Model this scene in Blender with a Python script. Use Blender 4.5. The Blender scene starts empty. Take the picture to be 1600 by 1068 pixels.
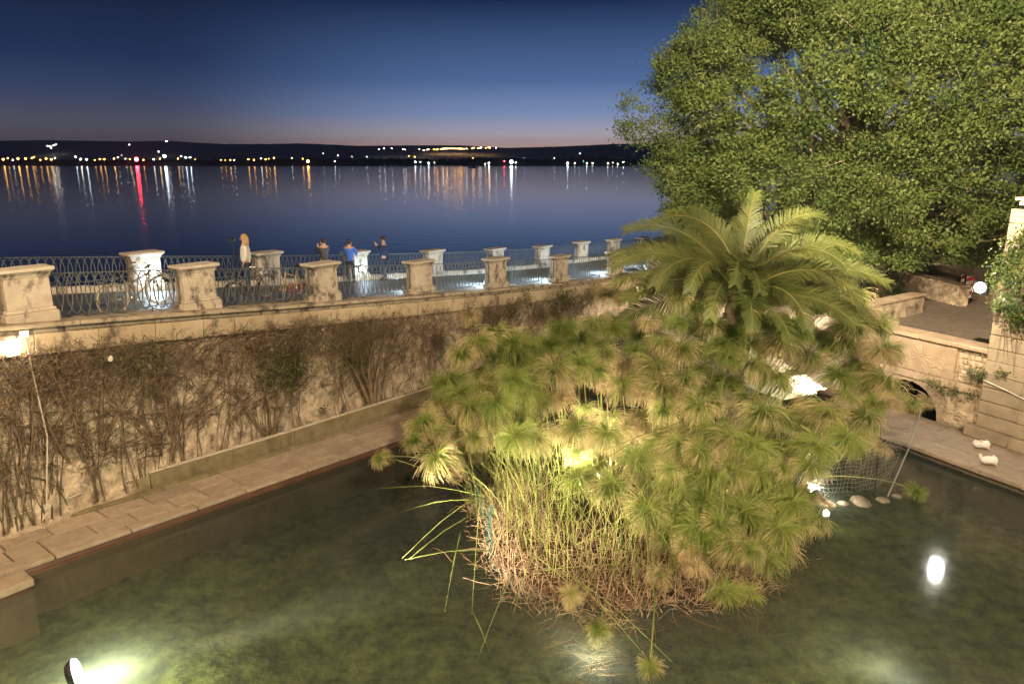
import bpy, bmesh, math, random
import numpy as np
from mathutils import Vector, Matrix

S = bpy.context.scene
COL = S.collection
R = math.radians
random.seed(7)
rng = np.random.default_rng(11)

# ------------------------------------------------------------------ camera
F_PX, HOR = 1120.0, 279.0
TH = math.atan(HOR / F_PX)
CAM_Z = 8.8
cam = bpy.data.cameras.new("camera")
cam.sensor_width = 36.0
cam.lens = 36.0 * F_PX / 1600.0
cam.clip_start = 0.1
cam.clip_end = 20000
camo = bpy.data.objects.new("camera", cam)
camo.location = (0, 0, CAM_Z)
camo.rotation_euler = (math.pi / 2 - TH, 0, 0)
COL.objects.link(camo)
S.camera = camo


def ray(x, y):
    u, v = (x - 800) / F_PX, (534 - y) / F_PX
    c, s = math.cos(TH), math.sin(TH)
    return Vector((u, c + v * s, -s + v * c))


def at_z(x, y, z):
    r = ray(x, y)
    return Vector((0, 0, CAM_Z)) + r * ((z - CAM_Z) / r.z)


def at_y(x, y, Y):
    r = ray(x, y)
    return Vector((0, 0, CAM_Z)) + r * (Y / r.y)


# ------------------------------------------------------------------ render / view
S.render.engine = 'CYCLES'
S.view_settings.view_transform = 'Standard'
S.view_settings.look = 'None'
S.view_settings.exposure = 0.0
S.view_settings.gamma = 1.0
S.view_settings.use_curve_mapping = False
cy = S.cycles
cy.use_denoising = True
cy.denoiser = 'OPENIMAGEDENOISE'
cy.max_bounces = 6
cy.diffuse_bounces = 3
cy.glossy_bounces = 3
cy.transmission_bounces = 3
cy.transparent_max_bounces = 10
cy.caustics_reflective = False
cy.caustics_refractive = False
cy.sample_clamp_indirect = 3.0
cy.sample_clamp_direct = 0.0
cy.use_light_tree = True


def lin(r, g, b):
    f = lambda c: (c / 255 / 12.92) if c / 255 <= 0.04045 else ((c / 255 + 0.055) / 1.055) ** 2.4
    return (f(r), f(g), f(b), 1.0)


# ------------------------------------------------------------------ dusk sky
world = bpy.data.worlds.new("World")
S.world = world
world.use_nodes = True
nt = world.node_tree
nt.nodes.clear()
wo = nt.nodes.new('ShaderNodeOutputWorld')
bg = nt.nodes.new('ShaderNodeBackground')
geo = nt.nodes.new('ShaderNodeTexCoord')
sep = nt.nodes.new('ShaderNodeSeparateXYZ')
nt.links.new(geo.outputs['Generated'], sep.inputs[0])


def sky_ramp(stops):
    r = nt.nodes.new('ShaderNodeValToRGB')
    el = r.color_ramp.elements
    while len(el) < len(stops):
        el.new(0.5)
    for e, (p, c) in zip(el, stops):
        e.position = p
        e.color = lin(*c)
    nt.links.new(sep.outputs['Z'], r.inputs[0])
    return r


away = sky_ramp([(0.0, (94, 82, 94)), (0.022, (98, 88, 98)), (0.045, (90, 91, 106)), (0.08, (58, 72, 106)), (0.122, (33, 51, 88)), (0.2, (14, 28, 58)), (0.5, (13, 22, 47)), (1.0, (10, 17, 38))])
near = sky_ramp([(0.0, (215, 160, 142)), (0.02, (216, 178, 168)), (0.036, (202, 190, 202)), (0.062, (138, 158, 202)), (0.104, (84, 114, 164)), (0.2, (16, 40, 80)), (0.5, (12, 23, 50)), (1.0, (10, 17, 38))])
# how near the direction lies to the set sun (azimuth a little right of the lens axis)
dot = nt.nodes.new('ShaderNodeVectorMath'); dot.operation = 'DOT_PRODUCT'
nrm = nt.nodes.new('ShaderNodeVectorMath'); nrm.operation = 'NORMALIZE'
flat = nt.nodes.new('ShaderNodeVectorMath'); flat.operation = 'MULTIPLY'
flat.inputs[1].default_value = (1, 1, 0)
nt.links.new(geo.outputs['Generated'], flat.inputs[0])
nt.links.new(flat.outputs[0], nrm.inputs[0])
nt.links.new(nrm.outputs[0], dot.inputs[0])
dot.inputs[1].default_value = (math.sin(R(12)), math.cos(R(12)), 0)
mr = nt.nodes.new('ShaderNodeMapRange')
mr.interpolation_type = 'SMOOTHSTEP'
mr.inputs[1].default_value = 0.79
mr.inputs[2].default_value = 1.0
nt.links.new(dot.outputs['Value'], mr.inputs[0])
mx = nt.nodes.new('ShaderNodeMix'); mx.data_type = 'RGBA'
nt.links.new(mr.outputs[0], mx.inputs[0])
nt.links.new(away.outputs[0], mx.inputs[6])
nt.links.new(near.outputs[0], mx.inputs[7])
# last scattered light of the sun below the horizon
sky = nt.nodes.new('ShaderNodeTexSky')
sky.sky_type = 'NISHITA'
sky.sun_disc = False
sky.sun_elevation = R(-3)
sky.sun_rotation = R(12)
add = nt.nodes.new('ShaderNodeMix'); add.data_type = 'RGBA'; add.blend_type = 'ADD'
add.inputs[0].default_value = 0.002
nt.links.new(mx.outputs[2], add.inputs[6])
nt.links.new(sky.outputs[0], add.inputs[7])
nt.links.new(add.outputs[2], bg.inputs[0])
bg.inputs[1].default_value = 1.0
nt.links.new(bg.outputs[0], wo.inputs[0])

# ------------------------------------------------------------------ lamps of the place
WARM = (1.0, 0.70, 0.40)
WARM2 = (1.0, 0.80, 0.56)
COOL = (0.60, 0.82, 1.0)


def point(name, loc, power, col, rad=0.1):
    l = bpy.data.lights.new(name, 'POINT')
    l.energy = power; l.color = col; l.shadow_soft_size = rad
    o = bpy.data.objects.new(name, l); o.location = loc
    COL.objects.link(o)
    return o


def spot(name, loc, target, power, col, angle=90, blend=0.6, rad=0.06):
    l = bpy.data.lights.new(name, 'SPOT')
    l.energy = power; l.color = col; l.shadow_soft_size = rad
    l.spot_size = R(angle); l.spot_blend = blend
    o = bpy.data.objects.new(name, l); o.location = loc
    d = Vector(target) - Vector(loc)
    o.rotation_euler = d.to_track_quat('-Z', 'Y').to_euler()
    COL.objects.link(o)
    return o


# street lamps of the upper street, behind the viewpoint, plus an added tree fill
point("street_and_fill_light", (-10, -3, 17), 27000, WARM, 0.3)
point("street_and_fill_light", (9, -2, 18), 30000, WARM2, 0.3)
spot("street_and_fill_light", (5, 10, 15.5), (17, 30, 11.5), 62000, WARM2, 74, 0.6, 0.3)  # added spot in mid-air over the pool, there to brighten the tree crown

# ------------------------------------------------------------------ helpers


def link(o, parent=None):
    COL.objects.link(o)
    if parent is not None:
        o.parent = parent
    return o


def tag(o, label=None, cat=None, group=None, kind=None):
    if label: o['label'] = label
    if cat: o['category'] = cat
    if group: o['group'] = group
    if kind: o['kind'] = kind
    return o


def empty(name, loc=(0, 0, 0), rz=0.0):
    o = bpy.data.objects.new(name, None)
    o.location = loc
    o.rotation_euler = (0, 0, rz)
    o.empty_display_size = 0.2
    return link(o)


def np_mesh(name, V, Fq, mat=None, smooth=False, attr=None):
    """V (n,3); Fq (m,k) equal-sided faces."""
    me = bpy.data.meshes.new(name)
    V = np.asarray(V, dtype=np.float32); Fq = np.asarray(Fq, dtype=np.int32)
    m, k = Fq.shape
    me.vertices.add(len(V)); me.vertices.foreach_set('co', V.ravel())
    me.loops.add(m * k); me.loops.foreach_set('vertex_index', Fq.ravel())
    me.polygons.add(m)
    me.polygons.foreach_set('loop_start', np.arange(m, dtype=np.int32) * k)
    me.polygons.foreach_set('loop_total', np.full(m, k, dtype=np.int32))
    if smooth: me.polygons.foreach_set('use_smooth', np.ones(m, dtype=bool))
    if attr is not None:
        a = me.attributes.new('tip', 'FLOAT', 'POINT')
        a.data.foreach_set('value', np.asarray(attr, dtype=np.float32))
    me.update(calc_edges=True)
    if mat: me.materials.append(mat)
    return me


class MB:
    def __init__(self):
        self.v = []; self.f = []

    def add(self, V, Fs):
        n = len(self.v)
        self.v.extend([tuple(p) for p in V])
        self.f.extend([tuple(i + n for i in f) for f in Fs])
        return self

    def box(self, c, size, m=None, taper=1.0):
        x, y, z = (s / 2 for s in size)
        V = []
        for sz in (-1, 1):
            k = taper if sz > 0 else 1.0
            for sx, sy in ((-1, -1), (1, -1), (1, 1), (-1, 1)):
                p = Vector((sx * x * k, sy * y * k, sz * z))
                if m: p = m @ p
                V.append(p + Vector(c))
        return self.add(V, [(3, 2, 1, 0), (4, 5, 6, 7), (0, 1, 5, 4), (1, 2, 6, 5), (2, 3, 7, 6), (3, 0, 4, 7)])

    def tube(self, pts, r, sides=5, closed=False, cap=True):
        pts = [Vector(p) for p in pts]
        n = len(pts)
        rr = r if hasattr(r, '__len__') else [r] * n
        V = []; prev = None
        for i, p in enumerate(pts):
            if closed:
                t = pts[(i + 1) % n] - pts[i - 1]
            else:
                t = pts[min(i + 1, n - 1)] - pts[max(i - 1, 0)]
            if t.length < 1e-9: t = Vector((0, 0, 1))
            t.normalize()
            if prev is None:
                a = Vector((0, 0, 1)) if abs(t.z) < 0.9 else Vector((1, 0, 0))
                u = t.cross(a).normalized()
            else:
                u = prev - t * prev.dot(t)
                u = u.normalized() if u.length > 1e-6 else t.orthogonal().normalized()
            prev = u
            w = t.cross(u)
            for k in range(sides):
                a = 2 * math.pi * k / sides
                V.append(p + (u * math.cos(a) + w * math.sin(a)) * rr[i])
        Fs = []
        for i in range(n if closed else n - 1):
            j = (i + 1) % n
            for k in range(sides):
                k2 = (k + 1) % sides
                Fs.append((i * sides + k, i * sides + k2, j * sides + k2, j * sides + k))
        if cap and not closed and sides > 2:
            Fs.append(tuple(range(sides - 1, -1, -1)))
            Fs.append(tuple((n - 1) * sides + k for k in range(sides)))
        return self.add(V, Fs)

    def lathe(self, prof, c=(0, 0, 0), seg=16, m=None):
        V = []
        for r_, z in prof:
            for k in range(seg):
                a = 2 * math.pi * k / seg
                p = Vector((r_ * math.cos(a), r_ * math.sin(a), z))
                if m: p = m @ p
                V.append(p + Vector(c))
        Fs = []
        for i in range(len(prof) - 1):
            for k in range(seg):
                k2 = (k + 1) % seg
                Fs.append((i * seg + k, i * seg + k2, (i + 1) * seg + k2, (i + 1) * seg + k))
        Fs.append(tuple(range(seg - 1, -1, -1)))
        Fs.append(tuple((len(prof) - 1) * seg + k for k in range(seg)))
        return self.add(V, Fs)

    def ball(self, c, r, seg=10, rings=7):
        prof = []
        sc = r if hasattr(r, '__len__') else (r, r, r)
        V = []; Fs = []
        for i in range(rings + 1):
            a = math.pi * i / rings
            for k in range(seg):
                b = 2 * math.pi * k / seg
                V.append((c[0] + sc[0] * math.sin(a) * math.cos(b), c[1] + sc[1] * math.sin(a) * math.sin(b), c[2] + sc[2] * math.cos(a)))
        for i in range(rings):
            for k in range(seg):
                k2 = (k + 1) % seg
                Fs.append((i * seg + k, (i + 1) * seg + k, (i + 1) * seg + k2, i * seg + k2))
        return self.add(V, Fs)

    def mesh(self, name, mat=None, smooth=False):
        me = bpy.data.meshes.new(name)
        me.from_pydata(self.v, [], self.f)
        if smooth:
            me.polygons.foreach_set('use_smooth', np.ones(len(me.polygons), dtype=bool))
        me.update()
        if mat: me.materials.append(mat)
        return me

    def build(self, name, mat=None, parent=None, smooth=False):
        return link(bpy.data.objects.new(name, self.mesh(name, mat, smooth)), parent)


def obj(name, me, parent=None, loc=None, rot=None, scale=None):
    o = bpy.data.objects.new(name, me)
    if loc is not None: o.location = loc
    if rot is not None: o.rotation_euler = rot
    if scale is not None: o.scale = scale
    return link(o, parent)


def bevelled(name, size, mat, bev=0.02, jit=0.0, seed=0, seg=1):
    """A stone: chamfered box centred on the origin, corners a little uneven."""
    bm = bmesh.new()
    bmesh.ops.create_cube(bm, size=1.0)
    rd = random.Random(seed)
    for v in bm.verts:
        v.co = Vector((v.co.x * size[0], v.co.y * size[1], v.co.z * size[2]))
        v.co += Vector((rd.uniform(-jit, jit), rd.uniform(-jit, jit), rd.uniform(-jit, jit)))
    bmesh.ops.bevel(bm, geom=bm.edges[:], offset=bev, segments=seg, affect='EDGES', profile=0.5)
    me = bpy.data.meshes.new(name)
    bm.to_mesh(me); bm.free()
    me.materials.append(mat)
    return me


def prism(name, outline, depth, to_world, mat, bev=0.0):
    """Extrude a 2-D outline (a, z) by depth along b; to_world(a, b, z)."""
    bm = bmesh.new()
    vs = [bm.verts.new(Vector(to_world(a, 0, z))) for a, z in outline]
    f = bm.faces.new(vs)
    ex = bmesh.ops.extrude_face_region(bm, geom=[f])
    dv = Vector(to_world(0, depth, 0)) - Vector(to_world(0, 0, 0))
    for g in ex['geom']:
        if isinstance(g, bmesh.types.BMVert): g.co += dv
    bmesh.ops.triangulate(bm, faces=[q for q in bm.faces if len(q.verts) > 4])
    bmesh.ops.recalc_face_normals(bm, faces=bm.faces[:])
    me = bpy.data.meshes.new(name)
    bm.to_mesh(me); bm.free()
    me.materials.append(mat)
    return me


def skin_mesh(name, pts, edges, radii, mat, sub=1, root=0):
    me = bpy.data.meshes.new(name + '_cage')
    me.from_pydata([tuple(p) for p in pts], edges, [])
    o = bpy.data.objects.new(name + '_cage', me)
    COL.objects.link(o)
    md = o.modifiers.new('skin', 'SKIN')
    md.use_smooth_shade = True
    lay = me.skin_vertices[0] if me.skin_vertices else None
    for i, r_ in enumerate(radii):
        sv = me.skin_vertices[0].data[i]
        sv.radius = (r_, r_) if not hasattr(r_, '__len__') else r_
        sv.use_root = (i == root)
    sb = o.modifiers.new('sub', 'SUBSURF'); sb.levels = sub; sb.render_levels = sub
    dg = bpy.context.evaluated_depsgraph_get()
    out = bpy.data.meshes.new_from_object(o.evaluated_get(dg))
    bpy.data.objects.remove(o); bpy.data.meshes.remove(me)
    out.name = name
    out.materials.clear(); out.materials.append(mat)
    out.polygons.foreach_set('use_smooth', np.ones(len(out.polygons), dtype=bool))
    return out


# ------------------------------------------------------------------ materials
MATS = {}


def M(name, c1, c2=None, rough=0.85, scale=2.0, zs=1.0, bump=0.0, bscale=18.0, stain=0.0, stain_c=(0.035, 0.03, 0.025), stain_scale=1.6, stain_z=0.45, rnd=0.0, spec=0.3, metal=0.0, stain_lo=0.55):
    m = bpy.data.materials.new(name)
    m.use_nodes = True
    t = m.node_tree; N = t.nodes; L = t.links
    b = N['Principled BSDF']
    b.inputs['Roughness'].default_value = rough
    b.inputs['Specular IOR Level'].default_value = spec
    b.inputs['Metallic'].default_value = metal
    g = N.new('ShaderNodeNewGeometry')
    mp = N.new('ShaderNodeMapping'); mp.inputs['Scale'].default_value = (1, 1, zs)
    L.new(g.outputs['Position'], mp.inputs[0])
    nz = N.new('ShaderNodeTexNoise'); nz.inputs['Scale'].default_value = scale; nz.inputs['Detail'].default_value = 8
    nz.inputs['Roughness'].default_value = 0.65
    L.new(mp.outputs[0], nz.inputs['Vector'])
    rp = N.new('ShaderNodeValToRGB')
    rp.color_ramp.elements[0].position = 0.34; rp.color_ramp.elements[1].position = 0.66
    rp.color_ramp.elements[0].color = (*c1, 1); rp.color_ramp.elements[1].color = (*(c2 or c1), 1)
    L.new(nz.outputs['Fac'], rp.inputs[0])
    out = rp.outputs[0]
    if stain:
        mp2 = N.new('ShaderNodeMapping'); mp2.inputs['Scale'].default_value = (1, 1, stain_z)
        L.new(g.outputs['Position'], mp2.inputs[0])
        n2 = N.new('ShaderNodeTexNoise'); n2.inputs['Scale'].default_value = stain_scale; n2.inputs['Detail'].default_value = 10
        n2.inputs['Roughness'].default_value = 0.7
        L.new(mp2.outputs[0], n2.inputs['Vector'])
        r2 = N.new('ShaderNodeValToRGB')
        r2.color_ramp.elements[0].position = stain_lo; r2.color_ramp.elements[1].position = stain_lo + 0.12
        r2.color_ramp.elements[0].color = (0, 0, 0, 1); r2.color_ramp.elements[1].color = (stain, stain, stain, 1)
        L.new(n2.outputs['Fac'], r2.inputs[0])
        mxs = N.new('ShaderNodeMix'); mxs.data_type = 'RGBA'
        L.new(r2.outputs[0], mxs.inputs[0]); L.new(out, mxs.inputs[6])
        mxs.inputs[7].default_value = (*stain_c, 1)
        out = mxs.outputs[2]
    if rnd:
        oi = N.new('ShaderNodeObjectInfo')
        m2 = N.new('ShaderNodeMapRange'); m2.inputs[3].default_value = 1 - rnd; m2.inputs[4].default_value = 1 + rnd
        L.new(oi.outputs['Random'], m2.inputs[0])
        hs = N.new('ShaderNodeHueSaturation')
        L.new(m2.outputs[0], hs.inputs['Value']); L.new(out, hs.inputs['Color'])
        out = hs.outputs[0]
    L.new(out, b.inputs['Base Color'])
    if bump:
        n3 = N.new('ShaderNodeTexNoise'); n3.inputs['Scale'].default_value = bscale; n3.inputs['Detail'].default_value = 6
        L.new(g.outputs['Position'], n3.inputs['Vector'])
        bp = N.new('ShaderNodeBump'); bp.inputs['Strength'].default_value = 1.0; bp.inputs['Distance'].default_value = bump
        L.new(n3.outputs['Fac'], bp.inputs['Height']); L.new(bp.outputs[0], b.inputs['Normal'])
    MATS[name] = m
    return m


def emit(name, col, strength):
    m = bpy.data.materials.new(name); m.use_nodes = True
    t = m.node_tree; t.nodes.clear()
    o = t.nodes.new('ShaderNodeOutputMaterial'); e = t.nodes.new('ShaderNodeEmission')
    e.inputs[0].default_value = (*col, 1); e.inputs[1].default_value = strength
    t.links.new(e.outputs[0], o.inputs[0])
    return m


def leaf_mat(name, c1, c2, tip=None, trans=0.35, scale=1.2, rough=0.6, rnd=0.12):
    m = bpy.data.materials.new(name); m.use_nodes = True
    t = m.node_tree; N = t.nodes; L = t.links
    b = N['Principled BSDF']; out = N['Material Output']
    b.inputs['Roughness'].default_value = rough; b.inputs['Specular IOR Level'].default_value = 0.3
    g = N.new('ShaderNodeNewGeometry')
    nz = N.new('ShaderNodeTexNoise'); nz.inputs['Scale'].default_value = scale; nz.inputs['Detail'].default_value = 4
    L.new(g.outputs['Position'], nz.inputs['Vector'])
    rp = N.new('ShaderNodeValToRGB')
    rp.color_ramp.elements[0].position = 0.35; rp.color_ramp.elements[1].position = 0.65
    rp.color_ramp.elements[0].color = (*c1, 1); rp.color_ramp.elements[1].color = (*c2, 1)
    L.new(nz.outputs['Fac'], rp.inputs[0])
    c = rp.outputs[0]
    if tip:
        at = N.new('ShaderNodeAttribute'); at.attribute_name = 'tip'
        mxs = N.new('ShaderNodeMix'); mxs.data_type = 'RGBA'
        L.new(at.outputs['Fac'], mxs.inputs[0]); L.new(c, mxs.inputs[6]); mxs.inputs[7].default_value = (*tip, 1)
        c = mxs.outputs[2]
    if rnd:
        oi = N.new('ShaderNodeObjectInfo')
        m2 = N.new('ShaderNodeMapRange'); m2.inputs[3].default_value = 1 - rnd; m2.inputs[4].default_value = 1 + rnd
        L.new(oi.outputs['Random'], m2.inputs[0])
        hs = N.new('ShaderNodeHueSaturation')
        L.new(m2.outputs[0], hs.inputs['Value']); L.new(c, hs.inputs['Color'])
        c = hs.outputs[0]
    L.new(c, b.inputs['Base Color'])
    tr = N.new('ShaderNodeBsdfTranslucent'); L.new(c, tr.inputs[0])
    ms = N.new('ShaderNodeMixShader'); ms.inputs[0].default_value = trans
    L.new(b.outputs[0], ms.inputs[1]); L.new(tr.outputs[0], ms.inputs[2])
    L.new(ms.outputs[0], out.inputs[0])
    return m


stone = M('cream_limestone', (0.40, 0.34, 0.26), (0.52, 0.45, 0.36), scale=3, bump=0.006, bscale=30, stain=0.9, stain_lo=0.50, stain_scale=2.3, stain_z=0.6, rnd=0.06)
stone_cap = M('cream_limestone_cap', (0.42, 0.37, 0.29), (0.52, 0.46, 0.38), scale=3, bump=0.004, bscale=30, stain=0.6, stain_lo=0.62, rnd=0.05)
cornice_m = M('weathered_cornice_stone', (0.30, 0.245, 0.17), (0.42, 0.35, 0.255), scale=2.5, bump=0.012, bscale=16, stain=0.8, stain_lo=0.50, stain_scale=2.6, stain_z=0.8, rnd=0.08)
band_m = M('warm_ashlar', (0.36, 0.285, 0.185), (0.46, 0.37, 0.25), scale=1.5, bump=0.008, bscale=20, stain=0.8, stain_lo=0.54, stain_scale=2.0, stain_z=0.6, rnd=0.12)
rubble_m = M('rubble_plaster', (0.27, 0.21, 0.14), (0.60, 0.49, 0.35), scale=3.2, bump=0.045, bscale=11, stain=0.75, stain_lo=0.53, stain_scale=2.4, stain_z=0.9)
slab_m = M('path_slab_stone', (0.25, 0.195, 0.14), (0.35, 0.28, 0.21), scale=4, bump=0.005, bscale=40, stain=0.5, stain_lo=0.6, stain_scale=2.2, stain_z=1, rnd=0.14)
bed_m = M('mortar_bed', (0.06, 0.05, 0.035), (0.10, 0.08, 0.06), scale=6, bump=0.01)
kerb_m = M('mossy_kerb_stone', (0.15, 0.125, 0.06), (0.24, 0.20, 0.12), scale=3, bump=0.008, bscale=25, stain=0.5, stain_lo=0.55, rnd=0.12)
pool_side_m = M('wet_pool_side', (0.075, 0.035, 0.022), (0.12, 0.06, 0.035), scale=2, bump=0.02, bscale=8, rough=0.5)
prom_m = M('promenade_paving', (0.16, 0.15, 0.14), (0.22, 0.21, 0.19), scale=3, bump=0.004, bscale=25, rough=0.55, spec=0.5)
soil_m = M('dry_soil', (0.10, 0.07, 0.04), (0.17, 0.12, 0.07), scale=5, bump=0.03, bscale=14)
iron_m = M('painted_iron', (0.060, 0.068, 0.062), (0.11, 0.12, 0.11), scale=9, rough=0.5, spec=0.5)
vine_m = M('dry_vine_bark', (0.085, 0.058, 0.034), (0.21, 0.15, 0.092), scale=6, rough=0.9)
bark_m = M('pale_bark', (0.22, 0.17, 0.12), (0.34, 0.27, 0.20), scale=3, bump=0.02, bscale=12)
darkwall_m = M('dark_plaster', (0.13, 0.095, 0.065), (0.22, 0.165, 0.115), scale=1.3, zs=0.5, bump=0.02, bscale=7, stain=0.6, stain_lo=0.5, stain_z=0.3, stain_scale=0.9)
sett_m = M('terrace_setts', (0.13, 0.105, 0.08), (0.20, 0.165, 0.125), scale=4, bump=0.012, bscale=22)
carve_m = M('carved_stone', (0.30, 0.225, 0.15), (0.41, 0.32, 0.225), scale=3, bump=0.006, bscale=30, stain=0.4, stain_lo=0.6, rnd=0.07)
pier_m = M('pier_ashlar', (0.29, 0.24, 0.165), (0.40, 0.335, 0.245), scale=2, bump=0.010, bscale=16, stain=0.5, stain_lo=0.58, stain_scale=2, rnd=0.1)
steel_m = M('steel', (0.45, 0.45, 0.45), rough=0.35, metal=0.9)
rubber_m = M('black_rubber', (0.03, 0.03, 0.03), rough=0.7)
white_m = M('white_plastic', (0.75, 0.74, 0.70), rough=0.5)
black_m = M('black_paint', (0.02, 0.02, 0.022), rough=0.4)

# ================================================================== SETTING
# ---- frame of the promenade wall: s runs along it, off towards the sea
P0 = Vector((-11.38, 15.68)); DV = Vector((0.6052, 0.7961)); NV = Vector((-0.7961, 0.6052))
A_D = math.atan2(DV.y, DV.x)
ZS = [(-14, 6.35), (-6, 5.80), (0, 5.33), (4.1, 4.97), (8.3, 4.56), (12.7, 4.16), (17.3, 3.78), (22, 3.40), (27.5, 3.07), (32, 2.93), (36, 2.74), (40, 2.56), (50, 2.3), (64, 2.1)]


def zp(s):
    return float(np.interp(s, [a for a, _ in ZS], [b for _, b in ZS]))


def W(s, off, z):
    p = P0 + DV * s + NV * off
    return Vector((p.x, p.y, z))


OFF_IN = [(-14, 1.4), (-0.7, 0.26), (0.6, 0.08), (2, -0.2), (3.6, -0.42), (5.5, -0.6), (7.7, -0.76), (10, -0.9), (14, -1.15), (30, -1.5)]
OFF_OUT = [(-14, -0.6), (0.4, -1.96), (2.6, -2.2), (4.35, -2.36), (6.3, -2.57), (8.55, -2.8), (14, -3.3), (30, -3.8)]
oin = lambda s: float(np.interp(s, [a for a, _ in OFF_IN], [b for _, b in OFF_IN]))
oout = lambda s: float(np.interp(s, [a for a, _ in OFF_OUT], [b for _, b in OFF_OUT]))

# ---- frame of the terrace parapet: t runs away from the pier, d towards the pool
R0 = Vector((14.95, 21.6)); EV = Vector((-0.46, 0.888)); QV = Vector((-0.888, -0.46))
A_E = math.atan2(EV.y, EV.x)


def T(t, d, z):
    p = R0 + EV * t + QV * d
    return Vector((p.x, p.y, z))


# ---- sea, far shore and hills
def water_mat(name, base, rough, bump, bscale, sx=1.0, sy=1.0, tint=None, murk=0.0, murk_c=(0.05, 0.07, 0.05)):
    m = bpy.data.materials.new(name); m.use_nodes = True
    t = m.node_tree; N = t.nodes; L = t.links
    b = N['Principled BSDF']; out = N['Material Output']
    g = N.new('ShaderNodeNewGeometry')
    mp = N.new('ShaderNodeMapping'); mp.inputs['Scale'].default_value = (sx, sy, 1)
    L.new(g.outputs['Position'], mp.inputs[0])
    nz = N.new('ShaderNodeTexNoise'); nz.inputs['Scale'].default_value = bscale; nz.inputs['Detail'].default_value = 3
    L.new(mp.outputs[0], nz.inputs['Vector'])
    bp = N.new('ShaderNodeBump'); bp.inputs['Distance'].default_value = bump; bp.inputs['Strength'].default_value = 1
    L.new(nz.outputs['Fac'], bp.inputs['Height'])
    if tint is None:
        b.inputs['Base Color'].default_value = (*base, 1)
        b.inputs['Roughness'].default_value = rough
        b.inputs['IOR'].default_value = 1.33
        L.new(bp.outputs[0], b.inputs['Normal'])
        return m
    N.remove(b)
    fr = N.new('ShaderNodeFresnel'); fr.inputs[0].default_value = 1.33
    tr = N.new('ShaderNodeBsdfTransparent'); tr.inputs[0].default_value = (*tint, 1)
    gl = N.new('ShaderNodeBsdfGlossy'); gl.inputs['Roughness'].default_value = rough
    L.new(bp.outputs[0], gl.inputs['Normal'])
    df = N.new('ShaderNodeBsdfDiffuse'); df.inputs[0].default_value = (*murk_c, 1)
    tl = N.new('ShaderNodeBsdfTranslucent'); tl.inputs[0].default_value = (*murk_c, 1)
    ad = N.new('ShaderNodeMixShader'); ad.inputs[0].default_value = 0.5
    L.new(df.outputs[0], ad.inputs[1]); L.new(tl.outputs[0], ad.inputs[2])
    m1 = N.new('ShaderNodeMixShader'); m1.inputs[0].default_value = murk
    L.new(tr.outputs[0], m1.inputs[1]); L.new(ad.outputs[0], m1.inputs[2])
    m2 = N.new('ShaderNodeMixShader')
    L.new(fr.outputs[0], m2.inputs[0]); L.new(m1.outputs[0], m2.inputs[1]); L.new(gl.outputs[0], m2.inputs[2])
    L.new(m2.outputs[0], out.inputs[0])
    return m


SEA_Z = -1.3
sea_m = water_mat('calm_sea', (0.012, 0.02, 0.04), 0.10, 0.02, 0.6, 1.0, 1.0)
b = MB(); b.add([(-9000, -150, SEA_Z), (9000, -150, SEA_Z), (9000, 6900, SEA_Z), (-9000, 6900, SEA_Z)], [(0, 1, 2, 3)])
tag(b.build('sea', sea_m), kind='structure')

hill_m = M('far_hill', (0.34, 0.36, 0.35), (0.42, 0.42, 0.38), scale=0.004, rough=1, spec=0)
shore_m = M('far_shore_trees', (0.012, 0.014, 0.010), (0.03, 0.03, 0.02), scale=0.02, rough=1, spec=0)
HILL = [(-200, 221), (0, 220), (60, 219), (130, 220), (200, 221), (260, 220), (310, 223), (350, 225), (410, 225), (470, 224), (520, 226), (560, 228), (640, 227), (720, 227), (790, 231), (840, 230), (900, 228), (960, 225), (1040, 224), (1200, 224), (1500, 222), (1900, 222)]


def ridge(name, prof, Y, depth, mat, zb, rough_px, seed, n=420):
    rd = np.random.default_rng(seed)
    xs = np.linspace(prof[0][0], prof[-1][0], n)
    ys = np.interp(xs, [p[0] for p in prof], [p[1] for p in prof]) + rd.normal(0, rough_px, n)
    top = np.array([at_y(x, y, Y) for x, y in zip(xs, ys)])
    rows = [np.c_[top[:, 0], np.full(n, Y - depth), np.full(n, zb)], np.c_[top[:, 0], np.full(n, Y - depth * 0.75), zb + (top[:, 2] - zb) * 0.55], top, np.c_[top[:, 0], np.full(n, Y + depth), np.full(n, zb)]]
    V = np.vstack(rows)
    Fq = [(r_ * n + i, r_ * n + i + 1, (r_ + 1) * n + i + 1, (r_ + 1) * n + i) for r_ in range(3) for i in range(n - 1)]
    o = obj(name, np_mesh(name, V, Fq, mat, smooth=True))
    return tag(o, kind='structure')


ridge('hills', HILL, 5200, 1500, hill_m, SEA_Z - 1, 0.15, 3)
ridge('far_shore', [(-200, 248), (100, 249), (300, 250), (420, 248), (600, 247), (700, 249), (760, 246), (860, 249), (920, 245), (980, 249), (1200, 247), (1900, 247)], 3150, 110, shore_m, SEA_Z - 1, 1.3, 4, n=700)

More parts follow.
